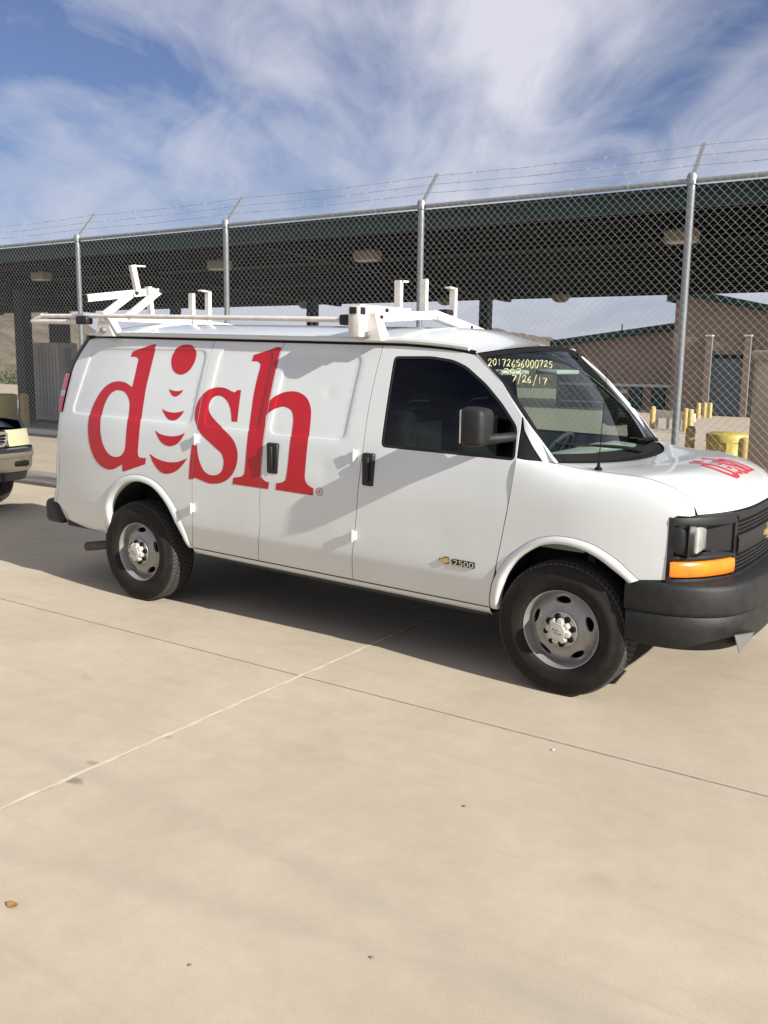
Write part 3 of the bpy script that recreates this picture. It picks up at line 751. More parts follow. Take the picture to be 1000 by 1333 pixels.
# grille
gr = MB(); sweep(gr, NC, sg, NL-sg, [(-.11, 1.055), (.008, 1.055), (.012, 1.068), (.0, 1.088), (-.11, 1.098)], 30)
sweep(gr, NC, sg, NL-sg, [(-.05, .745), (.004, .745), (.006, .765), (-.05, .768)], 30)
sweep(gr, NC, sg, NL-sg, [(-.05, .875), (.012, .875), (.020, .895), (.020, .955), (.012, .972), (-.05, .972)], 30)
grille = gr.build('grille', 'worn_plastic', van, True, True, 40)
sweep(MB(), NC, sg, NL-sg, [(-.055, .76), (-.05, .76), (-.05, 1.09), (-.055, 1.09)], 30).build('grille_backing', 'dark_gap', grille, False, True)
for z in (.990, 1.011, 1.032, .788, .809, .830, .851):
    sweep(MB(), NC, sg, NL-sg, [(-.045, z-.0045), (.004, z-.0045), (.006, z), (.004, z+.0045), (-.045, z+.0045)], 30).build('grille_bar', 'worn_plastic', grille, False, True)
fin = MB(); k = 74
for i in range(k+1):
    p, nn = NC(sg+(NL-2*sg)*i/k); t = Vector((-nn.y, nn.x))
    for (z0, z1) in ((.768, .875), (.972, 1.056)):
        q = [p+nn*o_+t*w_ for o_, w_ in ((-.045, -.0022), (.0, -.0022), (.0, .0022), (-.045, .0022))]
        fin.add([(a.x, a.y, z) for z in (z0, z1) for a in q], [(0,1,2,3),(4,5,6,7),(0,1,5,4),(1,2,6,5),(2,3,7,6),(3,0,4,7)])
fin.build('grille_fins', 'worn_plastic', grille, False, True, props={'kind': 'stuff'})
def bowtie(w, h):   # emblem outline
    return [Vector(p) for p in ((-w, -.35*h), (-.36*w, -.35*h), (-.42*w, -h), (.30*w, -h), (.36*w, -.35*h), (w, -.35*h), (w*.93, .35*h), (.36*w, .35*h), (.42*w, h), (-.30*w, h), (-.36*w, .35*h), (-w*.93, .35*h))]
mb = MB(); bt = bowtie(.115, .042); n = len(bt)
mb.v = [Vector((.872, p.x, .925+p.y)) for p in bt]+[Vector((.860, p.x*1.03, .925+p.y*1.05)) for p in bt]
mb.f = [tuple(range(n))]+[(i, (i+1) % n, n+(i+1) % n, n+i) for i in range(n)]; mb.build('emblem', 'gold_emblem', grille, False, True)
# bumpers
bh = spline([(.36, -.962), (.47, -.972), (.60, -.957), (.72, -.905), (.82, -.815), (.885, -.69), (.925, -.52), (.947, -.28), (.955, 0)], False, 4)
bfull = bh + [Vector((p.x, -p.y)) for p in reversed(bh[:-1])]; BC, BL = curve_at(bfull)
mb = MB(); sweep(mb, BC, 0, BL, [(-.16, .752), (-.02, .748), (.0, .736), (.008, .715), (.010, .60), (.004, .580), (-.006, .572), (-.16, .572)], 60)
bmp = mb.build('front_bumper', 'worn_plastic', van, True, True, 40)
mb = MB(); sweep(mb, BC, .01, BL-.01, [(-.15, .574), (-.002, .574), (.006, .562), (.004, .50), (-.008, .43), (-.03, .392), (-.15, .388)], 60)
mb.build('lower_valance', 'worn_plastic', bmp, True, True, 40)
pl = MB(); q = [on_x(*p) for p in ((957, 827, .93), (982, 823, .93), (978, 832, .90), (963, 851, .90))]
pl.add([sh((p.x, p.y, p.z+.04*p.x)) for p in q]+[sh((p.x-.004, p.y, p.z+.04*p.x)) for p in q], [(0,1,2,3),(7,6,5,4),(0,4,5,1),(1,5,6,2),(2,6,7,3),(3,7,4,0)])
pl.build('bent_plate', 'steel_mid', van, False, True)
rb = MB().rbox((-4.63, -.905, .385), (-4.405, .905, .585), .05, 3); rb.build('rear_bumper', 'black_plastic', van, True, True)
MB().rbox((-4.60, -.70, .583), (-4.45, .70, .597), .004).build('step_pad', 'rubber', van, True, True)
# rear end
RBx = pchip(sorted((p.y, p.x) for p in RBs[::3]+[RBs[-1]]))
def rear(z, s, o=0.):       # s: 0 at the side, 1 at the middle
    x = RBx(z); w = W(x, z); c = .105+.05*smooth01((z-1.2)/.3)
    if s < .3: a = s/.3*math.pi/2; p = Vector((x-(c+o)*math.sin(a), -(w-c)-(c+o)*math.cos(a)))
    else: t = (s-.3)/.7; p = Vector((x-c-o-.03*math.sin(t*math.pi/2), -(w-c)*(1-t)))
    return (p.x, p.y, z)
zt0, zt1 = side_px(93, 486).y, side_px(82, 535.5).y
for s_ in (-1, 1):
    def rr(z0, z1, a0, a1, o=0., nz=16, ns=10):
        return MB().grid(lambda a, b: (lambda p: (p[0], -s_*p[1], p[2]))(rear(z0+(z1-z0)*a, a0+(a1-a0)*b, o)), nz, ns)
    rr(.40, zt1-.004, .0, .34).build('rear_corner', 'white_paint', van, True, True, 70)
    tl = rr(zt1, zt0, .0, .46, .014).build('tail_lamp', 'red_lens', van, True, True, 70)
    rr(zt1+(zt0-zt1)*.40, zt1+(zt0-zt1)*.56, -.002, .465, .017, 3).build('reversing_lens', 'clear_lens', tl, True, True, 70)
    rr(zt0+.003, 1.93, .0, .34, -.001).build('rear_pillar_trim', 'black_plastic', van, True, True, 70)
    rd = rr(.44, 1.93, .345, .995, .006, 20, 14).build('rear_door', 'white_paint', van, True, True, 70)
    rr(1.36, 1.80, .48, .92, .010).build('rear_door_glass', 'window_tint', rd, True, True, 70)
MB().rbox((-4.66, -.02, 1.0), (-4.56, .10, 1.2), .02).build('rear_door_handle', 'black_plastic', van, True, True)
MB().grid(lambda a, b: (lambda p: (p[0]+.02, p[1]*(1 if b < .5 else 1), p[2]))(rear(.40+1.52*a, .34+.66*b)), 6, 6).build_pair('rear_door_backing', 'dark_gap', van, False, True)
# handles, hinges, badge, mirror, aerial
for (x0, x1, nm) in ((-1.320, -1.232, dB), (-2.092, -1.996, dA)):
    y = -W((x0+x1)/2, 1.15)
    h = MB().rbox((x0, y-.014, 1.054), (x1, y+.03, 1.258), .013, 3).build('door_handle', 'black_plastic', van, True, True)
    MB().rbox((x0+.026, y-.034, 1.085), (x0+.062, y-.010, 1.238), .010, 2).build('handle_grip', 'black_plastic', h, True, True)
    MB().lathe([(.0005, -.004), (.010, -.003), (.011, .004)], (x0+.045, y-.014, 1.070), 'y', 14).build('key_cylinder', 'steel_dark', h, True, True)
for p in [side_px(257, 571), side_px(252, 661), side_px(462, 697), side_px(463.5, 592)]:
    y = -W(p.x, p.y); hb = MB().rbox((p.x-.014, y-.026, p.y-.030), (p.x+.010, y+.01, p.y+.030), .007, 2).build('door_hinge', 'white_paint', van, True, True)
    MB().tube([(p.x-.005, y-.022, p.y-.038), (p.x-.005, y-.022, p.y+.038)], .007, 8).build('hinge_pin', 'rack_white', hb, True, True)
y = -W(-.63, .675)
bg_ = MB().rbox((-.668, y-.006, .652), (-.520, y+.004, .690), .004, 2).build('badge', 'steel_dark', van, True, True)
tv, tf = text_mesh('2500', .050)
wd_ = max(p.x for p in tv); mb = MB().add([(-.663+p.x*(.138/wd_), y-.0075, .6545+p.y*.94) for p in tv], tf); mb.keep = True; mb.build('badge_numerals', 'chrome', bg_, False, True)
mb = MB(); bt = bowtie(.040, .015); n = len(bt)
mb.v = [Vector((-.712+p.x, y-.009, .674+p.y)) for p in bt]+[Vector((-.712+p.x*1.06, y+.002, .674+p.y*1.1)) for p in bt]
mb.f = [tuple(range(n))]+[(i, (i+1) % n, n+(i+1) % n, n+i) for i in range(n)]; mb.build('badge_emblem', 'gold_emblem', van, False, True)
mb = MB(); mb.v = [Vector((-.712+p.x*1.18, y-.004, .674+p.y*1.35)) for p in bt]+[Vector((-.712+p.x*1.2, y+.003, .674+p.y*1.4)) for p in bt]
mb.f = [tuple(range(n))]+[(i, (i+1) % n, n+(i+1) % n, n+i) for i in range(n)]; mb.build('badge_rim', 'steel_dark', van, False, True)
for s_ in (-1, 1):
    bm = bmesh.new(); bmesh.ops.create_cube(bm, size=1)
    for v in bm.verts:
        v.co = Vector((v.co.x*.135, v.co.y*.190, v.co.z*.232))
        if v.co.x > 0: v.co.y *= .88; v.co.z *= .90
        if v.co.y*s_ < 0: v.co.z *= .95
    bmesh.ops.bevel(bm, geom=bm.edges[:], offset=.042, segments=4, affect='EDGES', profile=.55); bm.verts.index_update()
    mb = MB().add([v.co+Vector((-.470, s_*1.105, 1.482)) for v in bm.verts], [[v.index for v in f.verts] for f in bm.faces]); bm.free()
    mr = mb.build('door_mirror', 'worn_plastic', van, True, True, 50)
    MB().tube([(-.43, s_*1.07, 1.415), (-.37, s_*1.02, 1.422), (-.345, s_*.985, 1.426), (-.335, s_*.93, 1.426)], [.032, .028, .027, .027], 12).build('mirror_arm', 'worn_plastic', mr, True, True, 50)
    MB().rbox((-.546, s_*1.105-.075, 1.39), (-.535, s_*1.105+.075, 1.575), .004).build('mirror_glass', 'chrome', mr, True, True)
MB().lathe([(.022, 0), (.020, .012), (.010, .02), (.007, .04)], (.132, -.838, 1.276), 'z', 16).tube([(.132, -.838, 1.30), (.139, -.838, 1.50), (.150, -.838, 1.83)], [.0028, .0022, .0014], 6).build('aerial', 'dark_gap', van, True, True)
MB().tube([(-3.2, -.60, .33), (-3.62, -.66, .34), (-3.9, -.83, .28), (-4.14, -.865, .235)], .036, 14, False).build('exhaust_pipe', 'exhaust_metal', van, True, True)
MB().tube([(-4.142, -.8652, .2346), (-4.10, -.857, .243)], .031, 14).build('exhaust_mouth', 'dark_gap', van, True, True)

# lettering on the side: outlines traced on the picture, laid on the body skin
def trace(pts, ox, oy, k): return [(side_px(ox+p[0]/k, oy+p[1]/k).x, side_px(ox+p[0]/k, oy+p[1]/k).y)+tuple(p[2:]) for p in pts]
D_OUT = [(692,60,1),(640,270),(590,480),(555,700),(530,900),(517,1050),(514,1110),(527,1148),(560,1157),(594,1158,1),(584,1217,1),(380,1288,1),(367,1276,1),(363,1217,1),(310,1252),(250,1268),(190,1253),(130,1205),(80,1120),(45,1000),(35,880),(45,760),(80,645),(130,550),(190,473),(260,428),(330,417),(390,430),(430,455),(455,475,1),(480,370),(505,255),(515,210),(502,186),(472,180),(442,180,1),(462,128,1),(560,96),(640,67),(665,60)]
D_IN = [(330,503),(380,520),(415,570),(430,640),(420,760),(405,900),(395,1040),(382,1095),(350,1135),(300,1147),(250,1130),(200,1070),(165,970),(153,850),(165,730),(195,625),(240,545),(290,508)]
I_ = [[(405,62),(450,75),(478,120),(478,180),(455,250),(410,315),(350,350),(295,343),(255,305),(240,240),(250,170),(290,105),(345,70)],
 [(217,490,1),(250,505),(290,511),(325,508),(357,500,1),(335,530),(305,555),(275,563),(248,550),(230,522)],
 [(150,682,1),(200,708),(260,718),(315,713),(364,700,1),(340,740),(300,780),(255,793),(210,780),(175,735)],
 [(88,888,1),(140,925),(230,946),(310,940),(377,914,1),(345,970),(300,1020),(235,1042),(175,1025),(130,980)],
 [(35,1113,1),(100,1160),(200,1193),(290,1195),(345,1180),(400,1157,1),(360,1215),(300,1275),(220,1307),(150,1295),(95,1240),(60,1180)]]
S_ = [(697,120,1),(650,515,1),(582,512,1),(572,400),(555,320),(520,250),(470,205),(425,190),(370,200),(325,245),(300,310),(300,370),(325,430),(380,500),(470,590),(560,680),(620,760),(655,860),(662,960),(645,1060),(600,1160),(530,1235),(450,1272),(360,1283),(280,1270),(200,1235),(140,1212),(118,1212),(103,1228,1),(57,1225,1),(93,803,1),(158,807,1),(165,900),(190,1010),(235,1110),(290,1160),(350,1178),(420,1165),(470,1115),(488,1040),(485,970),(455,900),(390,840),(300,755),(220,680),(170,600),(140,510),(132,430),(150,320),(200,215),(270,140),(350,98),(430,86),(510,100),(570,130),(610,147),(632,140),(648,122,1)]
H_ = [(455,45,1),(420,180),(385,340),(352,490,1),(400,450),(460,420),(530,408),(600,420),(660,465),(690,540),(693,620),(680,760),(665,900),(652,1050),(648,1120),(660,1165),(690,1195),(720,1212,1),(712,1270,1),(407,1222,1),(413,1167,1),(450,1163),(485,1145),(497,1100),(510,1000),(525,850),(540,720),(547,640),(535,575),(500,545),(455,535),(400,553),(355,583),(328,610,1),(315,750),(300,920),(288,1080),(295,1125),(320,1150),(353,1162,1),(345,1217,1),(50,1175,1),(58,1122,1),(100,1118),(135,1105),(150,1075),(160,960),(175,800),(195,620),(220,440),(250,300),(275,205),(270,175),(245,160),(205,160,1),(220,108,1),(340,70),(420,42,1)]
GLY = [('letter', [D_OUT, D_IN], 110, 440, 7.41)] + [('letter_dot' if i == 0 else 'letter_arc', [I_[i]], 190, 440, 7.4) for i in range(5)] + [('letter', [S_], 240, 495, 9.525), ('letter', [H_], 295, 445, 6.35)]
SEAMS = [resample(s_, .03, False) for s_ in (seamA, seamB)]
def seam_gap(c):
    for s_ in SEAMS:
        if min((c-p).length_squared for p in s_) < .03**2:
            for i in range(len(s_)-1):
                a = s_[i]; ab = s_[i+1]-a; t = max(0, min(1, (c-a).dot(ab)/ab.length_squared))
                if (c-a-ab*t).length < .0034: return False
    return True
def seam_lines(poly):
    x0 = min(p.x for p in poly)-.02; x1 = max(p.x for p in poly)+.02; r_ = []
    for s_ in SEAMS:
        if any(x0 < p.x < x1 for p in s_):
            for d in (-.0034, .0034): r_.append(([p+Vector((d, 0)) for p in s_], False))
    return r_
logo = []
lettering = None
for nm, rings, ox, oy, k in GLY:
    polys = [spline(trace(r_, ox, oy, k), True, 5) for r_ in rings]; logo.append(polys)
    lines = seam_lines(polys[0])+[(EMB[q], True) for q in range(3)]+[(EMB_IN[q], True) for q in range(3)]+[(EMB_MID[q], True) for q in range(3)]
    v, t = cdt(resample(polys[0], .02), [resample(h, .02) for h in polys[1:]], lines, .03, seam_gap)
    used = sorted({i for q in t for i in q}); mp_ = {o: i for i, o in enumerate(used)}
    mb = MB(); mb.v = [Vector(skin(v[i].x, v[i].y, .0016)) for i in used]; mb.f = [tuple(mp_[i] for i in q) for q in t]; add_normals(mb, 0, [v[i] for i in used], skin)
    o = mb.build(nm, 'red_vinyl', van, True, True, 60)
# registered mark: ring and R
rc = side_px(416, 640); mb = MB(); n = 28
for r_ in (.022, .0265): mb.v += [Vector(skin(rc.x+r_*math.cos(2*math.pi*i/n), rc.y+r_*math.sin(2*math.pi*i/n), .0016)) for i in range(n)]
mb.f = [(i, (i+1) % n, n+(i+1) % n, n+i) for i in range(n)]
tv, tf = text_mesh('R', .036); cx = max(p.x for p in tv)/2; cy = max(p.y for p in tv)/2
mb.add([skin(rc.x+p.x-cx, rc.y+p.y-cy, .0016) for p in tv], tf); mb.keep = True; mb.build('registered_mark', 'red_vinyl', van, False, True)
# the same lettering on the bonnet, read from in front
allp = [p for ps in logo for p in ps[0]]; lx0 = min(p.x for p in allp); lx1 = max(p.x for p in allp); lz0 = min(p.y for p in allp); lz1 = max(p.y for p in allp)
def on_bonnet(x, y):
    a = .5
    for _ in range(20):
        u = y/(YS(-.085+.757*a)-.0035); au = abs(u); nose = .832-.16*au**3; a = (x-cowl_x(u))/(nose-cowl_x(u))
    p = bonnet(a, (u+1)/2); return Vector((x, y, p[2]+.003))
HX0, HX1, HY0, HY1 = .42, .725, -.27, .26
for (nm, *_), polys in zip(GLY, logo):
    def mp2(p): return Vector((HX1-(p.y-lz0)/(lz1-lz0)*(HX1-HX0), HY0+(p.x-lx0)/(lx1-lx0)*(HY1-HY0)))
    ps = [[mp2(p) for p in q] for q in polys]
    v, t = cdt(resample(ps[0], .02), [resample(h, .02) for h in ps[1:]], (), .03)
    mb = MB(); mb.v = [on_bonnet(p.x, p.y) for p in v]; mb.f = list(t); mb.build('bonnet_'+nm, 'hood_red', van, True, True)

# hand-written marker on the windscreen
def project(p): d = p-CAM; z = d.dot(CF); return Vector((500+FPX*d.dot(CR)/z, 666.5-FPX*d.dot(CU)/z))
def ws_px(px, py):
    u, v = -.7, .8; t = Vector((px, py))
    for _ in range(15):
        p = project(sh(WS(u, v))); du = (project(sh(WS(u+.01, v)))-p)/.01; dvv = (project(sh(WS(u, v+.01)))-p)/.01; e = t-p
        det = du.x*dvv.y-du.y*dvv.x; u += (e.x*dvv.y-e.y*dvv.x)/det; v += (du.x*e.y-du.y*e.x)/det
    return WS(u, v, .004)
DG = {'0': [[(.5,0),(.15,.2),(.05,.55),(.3,.95),(.7,.9),(.95,.5),(.8,.15),(.5,0)]], '1': [[(.5,0),(.45,1)]], '2': [[(.05,.25),(.35,0),(.8,.1),(.75,.4),(.3,.75),(.05,.95),(.5,.85),(1,1)]],
 '5': [[(.9,.02),(.3,.05),(.2,.42),(.65,.4),(.9,.7),(.55,1),(.1,.9)]], '6': [[(.75,0),(.3,.35),(.1,.7),(.35,1),(.75,.9),(.7,.6),(.2,.65)]], '7': [[(.0,.05),(.9,.02),(.6,.5),(.4,1)]], '/': [[(.9,-.2),(.1,1.3)]]}
def write(chars, x0, x1, y0, y1, h, name):
    mb = MB(); n = len(chars)
    for i, c in enumerate(chars):
        cx = x0+(x1-x0)*i/n; cw = (x1-x0)/n*.78; yy = y0+(y1-y0)*i/n + random.uniform(-.4, .4)
        for st in DG[c]:
            k1 = random.uniform(.85, 1.2); k2 = random.uniform(-.25, .1)
            pts = spline([(cx+(a+k2*(b-.5)+random.uniform(-.05, .05))*cw, yy+(b*k1+random.uniform(-.05, .05))*h) for a, b in st], False, 3); mb.tube([ws_px(p.x, p.y) for p in pts], [.0024+.0009*math.sin(3+q*.9) for q in range(len(pts))], 5)
    mb.build(name, 'marker_yellow', van, True, True)
write('20172656000725', 635, 720, 467.5, 470.5, 9, 'marker_writing')
write('202', 655, 680, 480.5, 481, 5.5, 'marker_writing')
write('7/26/17', 666, 713, 489, 493, 9, 'marker_writing')

# cabin
dash = MB(); pf = [(.06, 1.20), (-.06, 1.272), (-.36, 1.292), (-.50, 1.22), (-.52, .95), (-.30, .80), (.06, .80)]
for y in (-.80, .80): dash.v += [Vector((x, y, z)) for x, z in pf]
k = len(pf); dash.f = [tuple(range(k)), tuple(range(2*k-1, k-1, -1))]+[(i, (i+1) % k, k+(i+1) % k, k+i) for i in range(k)]
dash.build('dashboard', 'dash_grey', van, True, True, 40)
MB().rbox((-.44, .18, 1.20), (-.20, .62, 1.29), .04, 3).build('instrument_hood', 'dash_grey', van, True, True)
sw = MB(); c = Vector((-.66, .40, 1.20)); ax = Vector((-.75, 0, .55)).normalized(); e1 = Vector((0, 1, 0)); e2 = ax.cross(e1)
sw.tube([c+(e1*math.cos(2*math.pi*i/32)+e2*math.sin(2*math.pi*i/32))*.19 for i in range(33)], .015, 8, False)
for a in (.3, 2.84, -1.57): sw.tube([c-ax*.03, c+(e1*math.cos(a)+e2*math.sin(a))*.19], .012, 6)
sw.tube([c-ax*.02, c-ax*.32], .03, 8); sw.build('steering_wheel', 'interior_dark', van, True, True)
for y in (-.42, .42):
    st = MB().rbox((-1.25, y-.25, .78), (-.75, y+.25, .95), .05, 3).rbox((-1.38, y-.25, .92), (-1.22, y+.25, 1.50), .05, 3).rbox((-1.36, y-.13, 1.48), (-1.25, y+.13, 1.68), .04, 3)
    st.box((-1.2, y-.18, .52), (-.8, y+.18, .80)); st.build('seat', 'seat_grey', van, True, True)
    MB().rbox((-.74, y-.20, 1.755), (-.58, y+.20, 1.785), .01).build('sun_visor', 'dash_grey', van, True, True)
MB().box((-1.62, -.80, .46), (-1.58, .80, 1.88)).build('bulkhead', 'interior_dark', van, False, True)
MB().box((-1.58, -.86, .47), (.1, .86, .52)).build('cabin_floor', 'interior_dark', van, False, True)
MB().box((.08, -.78, .50), (.12, .78, 1.18)).build('firewall', 'interior_dark', van, False, True)

# roof rack (drop-down ladder rack), all in white square tube
RW = 'rack_white'
rk = MB().tube([(-4.60, -.86, 2.162), (-3.80, -.86, 2.150), (-1.47, -.86, 2.092)], .017, 12).build('roof_rack', RW, van, True)
def rp(name, mb, m_=RW, sm=True): return mb.build(name, m_, rk, sm, False, 40)
rp('side_tube', MB().tube([(-4.71, -.86, 2.121), (-4.02, -.86, 2.108)], .020, 12))
rp('end_tie', MB().tube([(-4.72, -.86, 2.118), (-4.58, -.86, 2.165)], .019, 10))
rp('clamp', MB().rbox((-4.13, -.90, 2.09), (-4.00, -.83, 2.155), .012), 'steel_dark'); rp('clamp', MB().rbox((-1.58, -.90, 2.06), (-1.50, -.83, 2.125), .012), 'steel_dark')
X = -1.42
rp('end_block', MB().rbox((X-.055, -.945, 1.985), (X+.03, -.795, 2.172), .008)); rp('end_cap', MB().rbox((X+.028, -.935, 2.122), (X+.036, -.885, 2.165), .002), 'steel_dark')
rp('end_cap', MB().rbox((X-.04, -.952, 2.125), (X+.01, -.943, 2.165), .002), 'steel_dark')
rp('crossbar', MB().beam((X, -.93, 2.155), (X, -.345, 2.160), .052, .052))
rp('crossbar', MB().beam((X+.055, -.84, 2.105), (X+.055, -.08, 2.158), .05, .055).beam((X+.055, -.09, 2.159), (X+.055, .80, 2.030), .05, .055))
rp('crossbar', MB().beam((X-.055, .10, 2.160), (X-.055, .74, 2.066), .045, .05))
for y, z0, z1, hk in ((-.46, 2.15, 2.360, .085), (-.14, 2.13, 2.394, 0), (.265, 2.10, 2.364, -.085)):
    u_ = MB().beam((X, y, z0), (X, y, z1), .035, .045)
    if hk: u_.beam((X, y, z1-.006), (X, y+hk, z1-.002), .045, .012)
    rp('upright', u_)
rp('knob', MB().rbox((X-.02, .08, 2.165), (X+.06, .17, 2.205), .01), 'steel_dark')
for y, z in ((-.78, 2.11), (-.72, 2.155), (.40, 2.09), (.52, 2.07), (.64, 2.055)):
    rp('bolt', MB().lathe([(.0005, .010), (.012, .008), (.014, -.004)], (X+.082, y, z), 'x', 10), 'steel_dark')
rp('mount', MB().add([(X-.04, -.87, 1.965), (X+.14, -.87, 1.965), (X+.14, -.76, 1.965), (X-.04, -.76, 1.965), (X+.02, -.85, 2.10), (X+.09, -.85, 2.10), (X+.09, -.78, 2.10), (X+.02, -.78, 2.10)], [(3,2,1,0),(4,5,6,7),(0,1,5,4),(1,2,6,5),(2,3,7,6),(3,0,4,7)]))
rp('bolt', MB().lathe([(.0005, -.02), (.02, -.018), (.024, .02)], (X+.04, -.87, 2.0), 'y', 10), 'galvanised')
rp('mount', MB().rbox((X-.02, .70, 1.95), (X+.12, .82, 2.045), .01))
X = -3.85
rp('link', MB().beam((X, -.855, 2.155), (X, -.567, 2.338), .03, .050)); rp('link', MB().beam((X+.035, -.650, 2.155), (X+.035, -.320, 2.372), .03, .050))
rp('crossbar', MB().beam((X-.03, -.982, 2.277), (X-.03, -.314, 2.373), .035, .055)); rp('end_cap', MB().beam((X-.03, -.994, 2.2755), (X-.03, -.980, 2.2775), .03, .048), 'steel_dark')
rp('crossbar', MB().beam((X, -.87, 2.142), (X, .06, 2.145), .05, .05).beam((X, .05, 2.145), (X, .82, 2.103), .05, .05))
rp('crossbar', MB().beam((X-.06, -.10, 2.125), (X-.06, .76, 2.080), .045, .045))
for y0, y1, z0, z1, hk in ((-.511, -.558, 2.36, 2.556, .117), (-.375, -.40, 2.155, 2.403, 0), (.076, .078, 2.155, 2.381, 0), (.268, .273, 2.14, 2.413, -.10)):
    u_ = MB().beam((X, y0, z0), (X, y1, z1), .035, .045)
    if hk: u_.beam((X, y1, z1-.006), (X, y1+hk, z1), .045, .012)
    rp('upright', u_)
for y, z in ((-.567, 2.338), (-.320, 2.373), (.45, 2.123), (.57, 2.115)):
    rp('bolt', MB().lathe([(.0005, .010), (.013, .008), (.015, -.004)], (X+.055, y, z), 'x', 10), 'steel_dark')
rp('mount', MB().add([(X-.10, -.86, 2.0), (X+.11, -.86, 2.0), (X+.11, -.75, 2.0), (X-.10, -.75, 2.0), (X-.05, -.86, 2.13), (X+.04, -.86, 2.13), (X+.04, -.77, 2.13), (X-.05, -.77, 2.13)], [(3,2,1,0),(4,5,6,7),(0,1,5,4),(1,2,6,5),(2,3,7,6),(3,0,4,7)]))
rp('bolt', MB().lathe([(.0005, -.02), (.02, -.018), (.024, .02)], (X+.01, -.87, 2.045), 'y', 10), 'galvanised')
rp('mount', MB().rbox((X-.06, .70, 1.99), (X+.08, .82, 2.10), .01))

